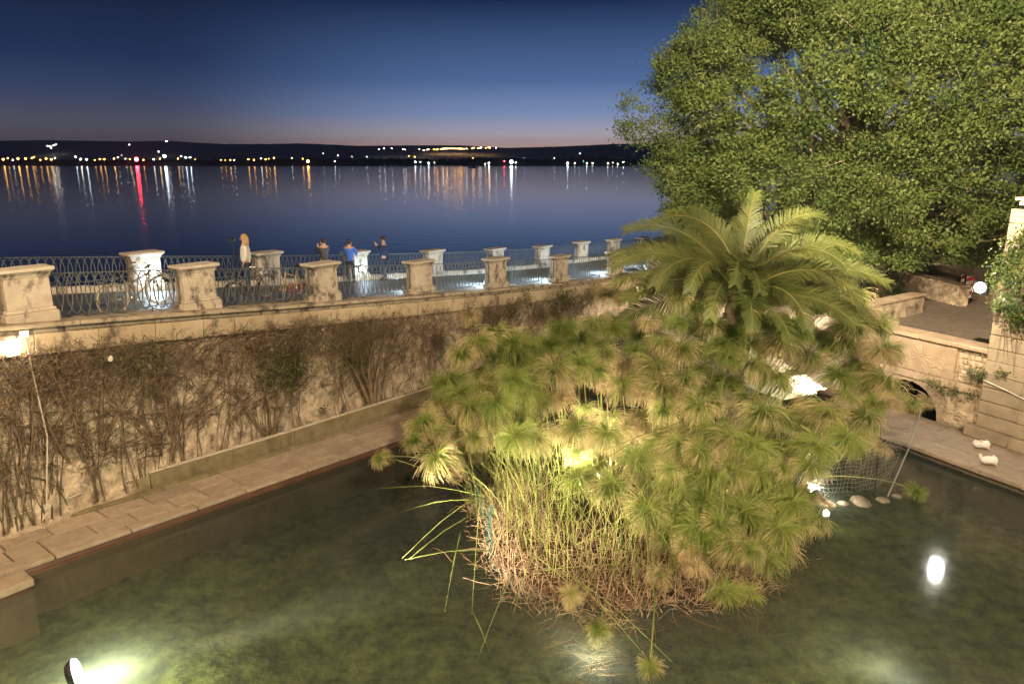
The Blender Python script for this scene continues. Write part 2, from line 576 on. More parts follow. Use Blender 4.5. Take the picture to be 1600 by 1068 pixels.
# ---- pool: floor, water, sides
PZ = 0.10
pool_pts = [W(s, oout(s) + 0.06, PZ) for s in (-14, -6, 0.4, 4.35, 8.55, 14, 22, 29)]
pool_pts += [T(5.5, 1.0, PZ), T(5.0, 2.70, PZ), T(0, 2.70, PZ), T(-20, 2.70, PZ)]
algae_m = M('algae_bed', (0.014, 0.022, 0.008), (0.25, 0.25, 0.095), scale=2.4, bump=0.08, bscale=5, rough=1, stain=0.7, stain_lo=0.52, stain_scale=0.45, stain_c=(0.02, 0.022, 0.012), stain_z=1, spec=0)
n = 150
gx, gy = np.meshgrid(np.linspace(-17, 17, n), np.linspace(3, 43, n))
gz = -0.95 + 0.10 * np.sin(gx * 1.3 + np.sin(gy)) * np.sin(gy * 0.9) + rng.normal(0, 0.03, gx.shape)
V = np.c_[gx.ravel(), gy.ravel(), gz.ravel()]
Fq = [(j * n + i, j * n + i + 1, (j + 1) * n + i + 1, (j + 1) * n + i) for j in range(n - 1) for i in range(n - 1)]
tag(obj('pool_floor', np_mesh('pool_floor', V, Fq, algae_m, smooth=True)), kind='structure')
pool_m = water_mat('pool_water', None, 0.085, 0.003, 3.5, tint=(0.62, 0.70, 0.58), murk=0.33, murk_c=(0.16, 0.185, 0.15))
me = bpy.data.meshes.new('pool_water'); me.from_pydata([tuple(p) for p in pool_pts], [], [tuple(range(len(pool_pts)))]); me.update()
if me.polygons[0].normal.z < 0: me.flip_normals()
me.materials.append(pool_m)
tag(obj('pool_water', me), kind='structure')

# ---- promenade deck, sea wall behind it
ss = np.linspace(-14, 64, 90)
V = []; Fq = []
for s in ss:
    V += [W(s, -0.1, zp(s)), W(s, 5.35, zp(s)), W(s, 5.35, SEA_Z - 0.5)]
for i in range(len(ss) - 1):
    for k in range(2):
        Fq.append((i * 3 + k, (i + 1) * 3 + k, (i + 1) * 3 + k + 1, i * 3 + k + 1))
tag(obj('promenade', np_mesh('promenade', [tuple(v) for v in V], Fq, prom_m)), kind='structure')

# ---- retaining wall: rubble face, ashlar band, cornice slabs
wall = empty('retaining_wall', W(0, 0, 0.3)); wall.location = (0, 0, 0)
tag(wall, 'rough cream retaining wall with stained cornice, overgrown with dry vines, left of the pool', 'wall')
S0, S1 = -12.0, 34.0
ns, nz_ = 460, 46
sg = np.linspace(S0, S1, ns)
V = np.zeros((nz_, ns, 3))


def fbm(x, y, seed, octs=5, f0=0.6):
    rd = np.random.default_rng(seed); out = np.zeros_like(x); a = 1.0; f = f0
    for _ in range(octs):
        for _k in range(4):
            th = rd.uniform(0, 6.28); ph = rd.uniform(0, 6.28)
            out += a * np.sin((x * math.cos(th) + y * math.sin(th)) * f * 6.28 + ph + 1.3 * np.sin(x * f * 2.1 + ph)) / 4
        a *= 0.55; f *= 2.1
    return out


for j in range(nz_):
    k = j / (nz_ - 1)
    for i, s in enumerate(sg):
        V[j, i] = W(s, -0.08 - 0.12 * (1 - k), 0.2 + (zp(s) - 0.74 - 0.2) * k)
uu = np.tile(sg, (nz_, 1)); vv = V[:, :, 2]
disp = 0.055 * fbm(uu, vv, 5) + rng.normal(0, 0.015, uu.shape)
V[:, :, 0] += -NV.x * disp; V[:, :, 1] += -NV.y * disp
Fq = [(j * ns + i, j * ns + i + 1, (j + 1) * ns + i + 1, (j + 1) * ns + i) for j in range(nz_ - 1) for i in range(ns - 1)]
obj('rubble_face', np_mesh('rubble_face', V.reshape(-1, 3), Fq, rubble_m, smooth=False), wall)


def along(name, s0, s1, off, z0f, h, d, mat, parent, bev=0.015, jit=0.006, seed=0):
    """A stone lying along the wall from s0 to s1, following its slope."""
    za, zb = z0f(s0), z0f(s1)
    L_ = math.hypot(s1 - s0, zb - za)
    me_ = bevelled(name, (L_ - 0.012, d, h), mat, bev, jit, seed)
    c = W((s0 + s1) / 2, off, (za + zb) / 2 + h / 2)
    o = obj(name, me_, parent, c)
    o.rotation_euler = (0, -math.atan2(zb - za, s1 - s0), A_D)
    return o


s = S0; i = 0
rd = random.Random(5)
while s < S1:
    L_ = rd.uniform(0.95, 1.5)
    along('stone_block', s, s + L_, -0.06 + rd.uniform(-0.012, 0.012), lambda q: zp(q) - 0.745, 0.485, 0.5, band_m, wall, 0.012, 0.006, i)
    s += L_; i += 1
s = S0
while s < S1:
    L_ = rd.uniform(1.3, 2.1)
    along('cornice_slab', s, s + L_, 0.02 + rd.uniform(-0.012, 0.012), lambda q: zp(q) - 0.255, 0.14, 0.62, cornice_m, wall, 0.03, 0.008, i)
    along('coping_slab', s + 0.3, s + L_ + 0.3, -0.02 + rd.uniform(-0.01, 0.01), lambda q: zp(q) - 0.11, 0.115, 0.86, cornice_m, wall, 0.025, 0.006, i + 500)
    s += L_; i += 1

# ---- pool-side path under the wall
V = []; Fq = []
pl = np.linspace(-14, 30, 45)
for s in pl:
    V += [W(s, oin(s) + 0.15, 0.30), W(s, oout(s) + 0.04, 0.30), W(s, oout(s) + 0.09, 0.12), W(s, oout(s) + 0.10, -1.1)]
for i in range(len(pl) - 1):
    for k in range(3):
        Fq.append((i * 4 + k, i * 4 + k + 1, (i + 1) * 4 + k + 1, (i + 1) * 4 + k))
path = obj('path', np_mesh('path', [tuple(v) for v in V], Fq, bed_m))
path.data.materials.append(pool_side_m)
for p in path.data.polygons:
    if abs(p.normal.z) < 0.6: p.material_index = 1
tag(path, kind='structure')


def path_quad(name, sa, sb, fa, fb, z0, h, mat, gap=0.012, seed=0):
    """One slab between fractions fa..fb of the path's width."""
    rdd = random.Random(seed)
    P = []
    for s_, f_ in ((sa + gap, fa), (sb - gap, fa), (sb - gap, fb), (sa + gap, fb)):
        o_ = oin(s_) + (oout(s_) - oin(s_)) * f_
        P.append(W(s_, o_, 0))
    dz = rdd.uniform(-0.006, 0.006)
    bm = bmesh.new()
    vb = [bm.verts.new((p.x, p.y, z0)) for p in P]
    vt = [bm.verts.new((p.x, p.y, z0 + h + dz + rdd.uniform(-0.003, 0.003))) for p in P]
    bm.faces.new(vb); bm.faces.new(vt[::-1])
    for k in range(4):
        bm.faces.new((vb[k], vb[(k + 1) % 4], vt[(k + 1) % 4], vt[k])[::-1])
    bmesh.ops.recalc_face_normals(bm, faces=bm.faces[:])
    bmesh.ops.bevel(bm, geom=[e for e in bm.edges], offset=0.01, segments=1, affect='EDGES')
    me_ = bpy.data.meshes.new(name); bm.to_mesh(me_); bm.free(); me_.materials.append(mat)
    return obj(name, me_, path)


rows = [(0.135, 0.45, (0.7, 1.25)), (0.468, 0.79, (0.55, 1.15)), (0.808, 1.0, (1.1, 1.9))]
q = 0
for fa, fb, (l0, l1) in rows:
    s = -7.0 + rd.uniform(0, 0.4)
    while s < 15.5:
        L_ = rd.uniform(l0, l1)
        path_quad('paving_slab' if fb < 0.9 else 'edge_stone', s, s + L_, fa + 0.003, fb - 0.003, 0.29, 0.075 if fb < 0.9 else 0.09, slab_m, 0.022, q)
        s += L_; q += 1
s = -7.0
while s < 15.5:
    L_ = rd.uniform(1.6, 2.6)
    path_quad('kerb_strip', s, s + L_, 0.02, 0.125, 0.29, 0.13, kerb_m, 0.006, q); s += L_; q += 1
# stepped landing at the near end
for k, (sa, sb, oa, ob) in enumerate([(-1.72, -1.02, -1.96, -2.5), (-2.7, -1.74, -1.9, -2.45), (-3.9, -2.72, -1.8, -2.4)]):
    P = [W(sa, oa + 0.02, 0), W(sb, oa, 0), W(sb, ob, 0), W(sa, ob, 0)]
    bm = bmesh.new()
    vb = [bm.verts.new((p.x, p.y, 0.22)) for p in P]; vt = [bm.verts.new((p.x, p.y, 0.385)) for p in P]
    bm.faces.new(vb); bm.faces.new(vt)
    for i in range(4): bm.faces.new((vb[i], vb[(i + 1) % 4], vt[(i + 1) % 4], vt[i]))
    bmesh.ops.recalc_face_normals(bm, faces=bm.faces[:])
    bmesh.ops.bevel(bm, geom=bm.edges[:], offset=0.012, segments=1, affect='EDGES')
    me_ = bpy.data.meshes.new('landing_stone'); bm.to_mesh(me_); bm.free(); me_.materials.append(slab_m)
    obj('landing_stone', me_, path)
b = MB()
pa = [W(-3.9, -1.8, 0), W(-1.06, -1.9, 0), W(-1.06, -2.44, 0), W(-3.9, -2.35, 0)]
b.add([(p.x, p.y, -1.1) for p in pa] + [(p.x, p.y, 0.215) for p in pa], [(4, 5, 6, 7), (0, 1, 5, 4), (1, 2, 6, 5), (2, 3, 7, 6), (3, 0, 4, 7)])
b.build('landing_base', pool_side_m, path)

# planting bed and its low kerb wall
V = []; Fq = []
for s in pl:
    V += [W(s, oin(s) + 0.12, 0.52), W(s, 0.3, 0.62)]
for i in range(len(pl) - 1): Fq.append((i * 2, i * 2 + 1, i * 2 + 3, i * 2 + 2))
tag(obj('soil', np_mesh('soil', [tuple(v) for v in V], Fq, soil_m)), kind='structure')
kerb = empty('bed_kerb'); tag(kerb, 'low mossy stone kerb holding the vine bed along the path', 'kerb')
s = -7.0; i = 0
while s < 24:
    L_ = rd.uniform(1.5, 2.3)
    if 0.75 < s + L_ < 1.2: L_ = 0.92 - s if 0.92 - s > 0.4 else L_
    za = 0.30; h = 0.46 if s < 0.9 else 0.52
    oa, ob = oin(s) + 0.10, oin(s + L_) + 0.10
    a, c = W(s, oa, 0), W(s + L_, ob, 0)
    me_ = bevelled('kerb_stone', ((c - a).length - 0.01, 0.17, h), kerb_m, 0.012, 0.006, i + 900)
    o = obj('kerb_stone', me_, kerb, ((a.x + c.x) / 2, (a.y + c.y) / 2, za + h / 2), (0, 0, math.atan2(c.y - a.y, c.x - a.x)))
    me_ = bevelled('kerb_cap', ((c - a).length - 0.006, 0.12, 0.03), stone_cap, 0.008, 0.002, i + 950)
    obj('kerb_cap', me_, kerb, ((a.x + c.x) / 2, (a.y + c.y) / 2, za + h + 0.016), (0, 0, math.atan2(c.y - a.y, c.x - a.x)))
    s += L_; i += 1

# ---- right-hand path, pier, parapet, terrace
V = [T(-20, 0, 0.29), T(5.5, 0, 0.29), T(5.5, 2.68, 0.29), T(-20, 2.68, 0.29), T(5.5, 2.68, -1.1), T(-20, 2.68, -1.1)]
rpath = obj('path', np_mesh('path', [tuple(v) for v in V], [(0, 1, 2, 3), (3, 2, 4, 5)], bed_m))
tag(rpath, kind='structure')
for r_, (d0, d1) in enumerate([(0.02, 0.88), (0.90, 1.80), (1.82, 2.76)]):
    t = -9.0 + rd.uniform(0, 0.5); k = 0
    while t < 4.4:
        L_ = rd.uniform(1.1, 1.9)
        me_ = bevelled('paving_slab', (L_ - 0.014, d1 - d0 - 0.012, 0.12), slab_m, 0.012, 0.006, k + r_ * 40)
        c = T(t + L_ / 2, (d0 + d1) / 2, 0.30)
        obj('paving_slab', me_, rpath, c, (0, 0, A_E))
        t += L_; k += 1

TZ = 2.6
tp = [T(-6, -0.45, TZ), T(4.7, -0.45, TZ), Vector((6.9, 39.0, TZ)), Vector((16, 60, TZ)), Vector((50, 60, TZ)), Vector((50, 10, TZ))]
me = bpy.data.meshes.new('terrace'); me.from_pydata([tuple(p) for p in tp], [], [tuple(range(len(tp)))]); me.materials.append(sett_m)
tag(obj('terrace', me), kind='structure')

pier = empty('stone_pier'); tag(pier, 'tall ashlar pier of cream blocks at the right edge, ivy hanging on its top', 'pier')
zc = 0.36; i = 0
hs = [0.36, 0.44, 0.42, 0.44, 0.42, 0.43, 0.40, 0.42, 0.43, 0.42, 0.42, 0.43, 0.42, 0.42, 0.43, 0.42, 0.42]
for k, h in enumerate(hs):
    if k == 0:
        cuts = [0.25, -1.1, -2.6, -4.6]; dd = 0.42
    else:
        cuts = [0.0, -1.75, -3.1, -5.0] if k % 2 else [0.0, -1.15, -2.5, -3.9, -5.0]; dd = 0.25
    for a, c_ in zip(cuts[:-1], cuts[1:]):
        me_ = bevelled('stone_block', (a - c_ - 0.01, 1.0, h - 0.012), pier_m, 0.022, 0.008, 1000 + i)
        obj('stone_block', me_, pier, T((a + c_) / 2, dd - 0.5 + rd.uniform(-0.012, 0.012), zc + h / 2), (0, 0, A_E))
        i += 1
    zc += h
b = MB()
for z0, d_, h in ((zc, 0.32, 0.12), (zc + 0.12, 0.44, 0.14), (zc + 0.26, 0.52, 0.09)):
    m_ = Matrix.Rotation(A_E, 3, 'Z')
    b.box(T(-3.0 + (d_ - 0.25) / 2, d_ - 0.5, z0 + h / 2), (5.0 + (d_ - 0.25), 1.0, h - 0.002), m_)
b.build('cornice', stone_cap, pier)
b = MB(); b.box(T(-3.15, -0.45, zc + 0.35 + 1.5), (4.7, 0.9, 3.0), Matrix.Rotation(A_E, 3, 'Z')); b.build('upper_wall', stone_cap, pier)

par = empty('parapet_wall'); tag(par, 'carved stone parapet with a scrolled rosette panel above a low round arch', 'wall')
AC, AR, ASP = 2.5, 1.15, 0.36      # arch centre, radius, spring
arch = [(AC + AR * math.cos(a), ASP + AR * math.sin(a)) for a in np.linspace(0, math.pi, 15)]
outl = [(4.55, 0.30), (4.55, 1.60), (0.0, 1.60), (0.0, 0.30)] + arch[::-1]
obj('arch_wall', prism('arch_wall', outl, -0.8, lambda a, d, z: T(a, d, z), rubble_m), par)
na = 13
for k in range(na):
    a0, a1 = math.pi * k / na + 0.006, math.pi * (k + 1) / na - 0.006
    r1 = AR + 0.34 + (0.03 if k % 2 else 0)
    o4 = [(AC + (AR - 0.01) * math.cos(a0), ASP + (AR - 0.01) * math.sin(a0)), (AC + r1 * math.cos(a0), min(1.58, ASP + r1 * math.sin(a0))), (AC + r1 * math.cos(a1), min(1.58, ASP + r1 * math.sin(a1))), (AC + (AR - 0.01) * math.cos(a1), ASP + (AR - 0.01) * math.sin(a1))]
    obj('voussoir', prism('voussoir', o4, 0.3, lambda a, d, z: T(a, d - 0.26, z), carve_m), par)
for t0, t1 in ((0.02, 1.1), (1.11, 2.35), (2.36, 3.5), (3.51, 4.58)):
    me_ = bevelled('string_course', (t1 - t0 - 0.008, 0.75, 0.26), carve_m, 0.02, 0.004, int(t0 * 100))
    obj('string_course', me_, par, T((t0 + t1) / 2, -0.29, 1.74), (0, 0, A_E))
b = MB(); b.box(T(2.29, -0.36, 2.45), (4.50, 0.55, 1.15), Matrix.Rotation(A_E, 3, 'Z')); b.build('parapet_core', carve_m, par)
# panels proud of the core
for nm, t0, t1, d_ in (('plain_panel', 4.02, 4.56, 0.07), ('narrow_carved_panel', 3.36, 3.98, 0.0), ('carved_panel', 1.04, 3.32, 0.05)):
    me_ = bevelled(nm, (t1 - t0, 0.14, 1.10), carve_m, 0.01, 0.0, 3)
    pan = obj(nm, me_, par, T((t0 + t1) / 2, -0.09 + d_, 2.435), (0, 0, A_E))
    if nm == 'plain_panel': continue
    # relief carving, local x along the wall (away), local -y is... build in world and parent without transform
    b = MB(); cd = -0.09 + d_ + 0.07
    tc = (t0 + t1) / 2; zc_ = 2.45
    loc = lambda a, z, e=0.0: T(a, cd + e, z)
    if nm == 'carved_panel':
        for k in range(14):
            a = 2 * math.pi * k / 14
            b.tube([loc(tc + 0.07 * math.cos(a), zc_ + 0.07 * math.sin(a), 0.0), loc(tc + 0.2 * math.cos(a), zc_ + 0.2 * math.sin(a), 0.0), loc(tc + 0.37 * math.cos(a), zc_ + 0.37 * math.sin(a), 0.0)], [0.014, 0.034, 0.02], 6)
        b.ball(loc(tc, zc_), 0.05)
        for sgn in (-1, 1):
            for (ox, oz, rr, tw, dirn) in ((0.62, -0.12, 0.24, 1.6, 1), (0.92, 0.05, 0.15, 1.3, -1), (0.55, -0.40, 0.15, 1.4, -1), (0.60, 0.22, 0.13, 1.2, -1), (0.90, -0.32, 0.12, 1.2, 1)):
                pts = []
                for k in range(22):
                    f = k / 21; a = f * tw * 2 * math.pi * dirn + 0.6
                    r_ = rr * (1 - 0.8 * f)
                    pts.append(loc(tc + sgn * (ox + r_ * math.cos(a)), zc_ + oz + r_ * math.sin(a), -0.004))
                b.tube(pts, [0.024 * (1 - 0.5 * k / 21) for k in range(22)], 5)
            b.tube([loc(tc + sgn * (0.3 + 0.07 * k), zc_ - 0.25 - 0.05 * math.sin(k * 1.2), 0.006) for k in range(10)], 0.03, 5)
        rel = b.build('rosette_relief', carve_m)
    else:
        rr_ = random.Random(3)
        for k in range(16):
            a0 = rr_.uniform(t0 + 0.12, t1 - 0.12); z0 = rr_.uniform(2.0, 2.88)
            pts = [loc(a0 + 0.075 * (1 - 0.7 * f / 11) * math.cos(f * 0.8), z0 + 0.075 * (1 - 0.7 * f / 11) * math.sin(f * 0.8), 0.006) for f in range(12)]
            b.tube(pts, 0.018, 4)
        rel = b.build('scroll_relief', carve_m)
    rel.parent = pan
    rel.matrix_parent_inverse = pan.matrix_basis.inverted()
# rubble infill by the pier: every stone its own piece
rr_ = random.Random(12)
z0 = 1.90; i = 0
while z0 < 2.92:
    h = rr_.uniform(0.11, 0.19); t = 0.03
    while t < 0.98:
        L_ = min(rr_.uniform(0.13, 0.32), 1.0 - t)
        if L_ > 0.06:
            me_ = bevelled('stone', (L_ - 0.018, 0.16, min(h, 3.0 - z0) - 0.018), rubble_m, 0.022, 0.018, 3000 + i)
            obj('stone', me_, par, T(t + L_ / 2, -0.12 + rr_.uniform(-0.02, 0.02), z0 + h / 2), (rr_.uniform(-.05, .05), rr_.uniform(-0.12, 0.12), A_E)); i += 1
        t += L_
    z0 += h
for t0, t1 in ((0.0, 1.2), (1.21, 2.3), (2.31, 3.55), (3.56, 4.66)):
    me_ = bevelled('coping_stone', (t1 - t0 - 0.008, 0.86, 0.15), stone_cap if False else carve_m, 0.025, 0.005, int(t0 * 50) + 7)
    obj('coping_stone', me_, par, T((t0 + t1) / 2, -0.30, 3.09), (0, 0, A_E))
me_ = bevelled('coping_block', (0.9, 0.6, 0.14), carve_m, 0.02, 0.005, 77)
obj('coping_block', me_, par, T(4.1, -0.45, 3.235), (0, 0, A_E))
# irregular stones showing at the foot of the arch wall
for k in range(26):
    L_, h = rr_.uniform(0.16, 0.36), rr_.uniform(0.12, 0.22)
    t = rr_.uniform(0.12, 1.35); z0 = rr_.uniform(0.42, 1.0)
    me_ = bevelled('stone', (L_, 0.14, h), rubble_m, 0.04, 0.025, 4000 + k)
    obj('stone', me_, par, T(t, -0.03, z0), (0, rr_.uniform(-0.3, 0.3), A_E))

# back wall of the pool, from the terrace round to the promenade wall
bk = empty('back_wall'); tag(bk, 'pale stone wall at the far end of the pool, brightly lit behind the papyrus', 'wall')
A_, B_ = T(4.55, 0.0, 0), W(29.5, -0.1, 0)
dirb = (B_ - A_); Lb = dirb.length; dirb.normalize(); angb = math.atan2(dirb.y, dirb.x)
pale_m = M('pale_back_stone', (0.50, 0.43, 0.34), (0.62, 0.55, 0.45), scale=2, bump=0.012, bscale=14, stain=0.5, stain_lo=0.58, rnd=0.08)
z0 = -0.9; k = 0
while z0 < 2.45:
    h = 0.48; u = 0.0
    while u < Lb:
        L_ = min(rd.uniform(0.9, 1.6), Lb - u + 0.02)
        c = A_ + dirb * (u + L_ / 2) + Vector((dirb.y, -dirb.x, 0)) * (0.2)
        me_ = bevelled('stone_block', (L_ - 0.012, 0.5, h - 0.012), pale_m, 0.02, 0.008, 5000 + k)
        obj('stone_block', me_, bk, (c.x, c.y, z0 + h / 2), (0, 0, angb)); k += 1
        u += L_
    z0 += h
me_ = bevelled('coping', (Lb, 0.7, 0.12), carve_m, 0.02, 0.0, 1); c = A_ + dirb * Lb / 2 + Vector((dirb.y, -dirb.x, 0)) * 0.2
obj('coping', me_, bk, (c.x, c.y, z0 + 0.07), (0, 0, angb))
# steps beside the parapet end
st = empty('stone_steps'); tag(st, 'narrow stone steps at the left end of the carved parapet', 'steps')
for k in range(7):
    me_ = bevelled('step', (0.34, 1.3, 0.17), carve_m, 0.015, 0.004, 60 + k)
    obj('step', me_, st, T(4.95 + 0.3 * k, 0.35, 2.45 - 0.28 * k), (0, 0, A_E))

# far terrace: tall plaster wall, low capped walls
tw = MB()
pts = [(20.6, 56.0), (21.8, 46.0), (22.0, 32.0), (24.5, 24.0)]
for (xa, ya), (xb, yb) in zip(pts[:-1], pts[1:]):
    L_ = math.hypot(xb - xa, yb - ya)
    tw.box(((xa + xb) / 2, (ya + yb) / 2, TZ + 2.4), (L_ + 0.1, 0.6, 4.9), Matrix.Rotation(math.atan2(yb - ya, xb - xa), 3, 'Z'))
tag(tw.build('terrace_wall', darkwall_m), 'tall dark brown plaster wall under the big tree at the back of the terrace', 'wall')


def low_wall(label, pa, pb, h, th=0.5, capc=carve_m):
    w = empty('low_wall'); tag(w, label, 'wall')
    L_ = (pb - pa).length; a = math.atan2(pb.y - pa.y, pb.x - pa.x); c = (pa + pb) / 2
    nseg = max(2, int(L_ / 1.2))
    bmw = MB(); bmw.box((c.x, c.y, TZ + h / 2 - 0.02), (L_, th, h), Matrix.Rotation(a, 3, 'Z'))
    bmw.build('wall_body', rubble_m, w)
    for k in range(nseg):
        f = (k + 0.5) / nseg; p = pa.lerp(pb, f)
        obj('cap_stone', bevelled('cap_stone', (L_ / nseg - 0.012, th + 0.12, 0.1), capc, 0.015, 0.006, 70 + k), w, (p.x, p.y, TZ + h + 0.032), (0, 0, a))
    return w


low_wall('long low rubble wall with pale cap stones below the dark plaster wall', at_z(1392, 447, TZ), at_z(1503, 478, TZ), 0.85)
low_wall('short low rubble wall stepping forward on the terrace beside the dark shrub', at_z(1352, 505, TZ), at_z(1432, 487, TZ), 0.75)
low_wall('curved low wall edging the far lawn behind the palm fronds', at_z(1300, 425, TZ), at_z(1390, 436, TZ), 0.7)


def copy_tree(o, parent=None):
    c = o.copy()
    COL.objects.link(c)
    c.parent = parent
    for ch in list(o.children): copy_tree(ch, c)
    return c


def on_wall(x, y, off):
    """Where the sight line through a pixel meets the upright plane at this offset: (s, z)."""
    r = ray(x, y); nx, ny = NV.x, NV.y
    t = (P0.dot(NV) + off) / (nx * r.x + ny * r.y)
    p = Vector((0, 0, CAM_Z)) + r * t
    return (Vector((p.x, p.y)) - P0).dot(DV), p.z


# ================================================================== BALUSTRADE
def make_pillar():
    r = empty('stone_pillar', (0, 0, 0), A_D)
    obj('plinth', bevelled('plinth', (1.10, 0.60, 0.26), stone, 0.018, 0.004, 1), r, (0, 0, 0.08))
    obj('plinth_step', bevelled('plinth_step', (1.03, 0.53, 0.08), stone, 0.02, 0.002, 2), r, (0, 0, 0.248))
    obj('shaft', bevelled('shaft', (0.93, 0.43, 0.74), stone, 0.012, 0.004, 3), r, (0, 0, 0.655))
    b = MB()
    b.box((0, 0, 1.035), (0.97, 0.47, 0.03)); b.v = b.v
    for z0, w0, w1 in ((1.05, 0.96, 1.10),):
        V = []
        for z, w, d in ((z0, 0.96, 0.46), (z0 + 0.09, 1.09, 0.59)):
            for sx, sy in ((-1, -1), (1, -1), (1, 1), (-1, 1)): V.append((sx * w / 2, sy * d / 2, z))
        b.add(V, [(3, 2, 1, 0), (4, 5, 6, 7), (0, 1, 5, 4), (1, 2, 6, 5), (2, 3, 7, 6), (3, 0, 4, 7)])
    b.build('moulding', stone, r)
    obj('cap', bevelled('cap', (1.16, 0.66, 0.085), stone_cap, 0.02, 0.004, 4), r, (0, 0, 1.182))
    b = MB()
    b.add([(-0.55, -0.30, 1.222), (0.55, -0.30, 1.222), (0.55, 0.30, 1.222), (-0.55, 0.30, 1.222), (-0.34, 0, 1.262), (0.34, 0, 1.262)], [(0, 1, 5, 4), (1, 2, 5), (2, 3, 4, 5), (3, 0, 4)])
    b.build('cap_top', stone_cap, r)
    return r


proto = make_pillar()
FRONT = [(-4.0, None), (0.55, 'broad black-stained cream pillar nearest the viewer, leftmost of the front railing'),
         (4.65, 'stained cream pillar right of the parked white-wheeled bicycle in the front railing'),
         (8.87, 'cream pillar with vertical dark streaks just right of the small red and yellow bicycles'),
         (13.3, 'cream front pillar with a black spidery stain on its face, above the thick vine trunk'),
         (17.85, 'clean cream front pillar between two railing panels backed by blue-lit paving'),
         (22.65, 'plain front pillar right of the brightest blue-lit paving, above the green creeper'),
         (28.0, 'orange-lit pillar at the end of the front railing beside the palm fronds'),
         (32.6, 'small front pillar half hidden behind the left palm fronds')]
BACK = [(-3.0, None), (0.95, 'cream pillar cut by the left picture edge in the sea-side railing'),
        (5.5, 'sea-side pillar lit white by a dazzling low lamp at its foot'),
        (9.98, 'warm cream sea-side pillar beside the woman in the white jacket'),
        (14.25, 'sea-side pillar with a small glowing lamp niche, beside the person in blue'),
        (18.9, 'sea-side pillar with a bright white face, first right of the glowing lamp niche'),
        (23.6, 'second bright-faced sea-side pillar right of the glowing lamp niche'),
        (27.9, 'third bright-faced sea-side pillar right of the glowing lamp niche'),
        (32.1, 'fourth bright-faced sea-side pillar right of the glowing lamp niche'),
        (36.1, 'pale turquoise-lit sea-side pillar standing above the orange-lit front pillar'),
        (40.2, 'warm sea-side pillar partly behind the leftmost palm frond tips'),
        (44.6, 'sea-side pillar mostly hidden by palm fronds'), (49.0, 'sea-side pillar lit from the front, seen through a gap in the palm crown'), (53.4, None)]
first = True
for row, off in ((FRONT, 0.13), (BACK, 4.75)):
    for s, lab in row:
        if lab is None and s > 45: continue
        o = proto if first else copy_tree(proto)
        first = False
        o.location = W(s, off, zp(s))
        tag(o, lab or ('cream pillar of the front railing outside the left edge of view' if off < 1 else 'cream pillar of the sea-side railing outside the left edge of view'), 'pillar', 'stone pillars of the two promenade railings')

# plinth wall under the sea-side railing
pw = empty('plinth_wall'); tag(pw, 'low stone plinth carrying the sea-side railing along the promenade', 'wall')
s = -10; i = 0
while s < 56:
    along('plinth_stone', s, s + 1.5, 4.75, lambda q: zp(q) - 0.05, 0.25, 0.4, stone, pw, 0.02, 0.005, 200 + i); s += 1.5; i += 1

b = MB()
LH = 0.90
pts = []
for k in range(26):
    a = 2 * math.pi * k / 26
    x = 0.125 * math.cos(a); z = LH / 2 * math.sin(a)
    x *= (1 - 0.18 * abs(math.sin(a)) ** 2)
    pts.append((x, 0, z))
b.tube(pts, 0.0115, 4, closed=True)
loop_me = b.mesh('loop_bar', iron_m, True)


def railing(label, sa, sb, off, base, group):
    r = empty('iron_railing'); sm = (sa + sb) / 2
    r.location = W(sm, off, zp(sm)); r.rotation_euler = (0, 0, A_D)
    tag(r, label, 'railing', group)
    za, zb, zm = zp(sa), zp(sb), zp(sm)
    L_ = sb - sa; ang = math.atan2(zb - za, L_)
    for nm, z, w, h in (('top_rail', 1.075, 0.045, 0.022), ('bottom_rail', base + 0.07, 0.035, 0.018)):
        b = MB(); b.box((0, 0, 0), (math.hypot(L_, zb - za), w, h))
        b.build(nm, iron_m, r).location = (0, 0, z + (za + zb) / 2 - zm)
        r.children[-1].rotation_euler = (0, -ang, 0)
    for x in (-L_ / 2 + 0.02, L_ / 2 - 0.02):
        zl = zp(sm + x) - zm
        b = MB(); b.tube([(x, 0, zl + base - 0.02), (x, 0, zl + 1.06)], 0.019, 6); b.build('end_post', iron_m, r)
    for x in (-L_ / 4, L_ / 4):
        zl = zp(sm + x) - zm
        b = MB(); b.box((x, 0, zl + base + 0.03), (0.03, 0.03, 0.10)); b.build('foot', iron_m, r)
    n_ = max(3, int(round(L_ / 0.205)))
    lh = (1.062 - base - 0.08)
    for k in range(n_):
        x = -L_ / 2 + L_ * (k + 0.5) / n_
        o = obj('loop_bar', loop_me, r, (x, 0, zp(sm + x) - zm + base + 0.08 + lh / 2))
        o.scale = (1.32, 1, lh / LH)
    return r


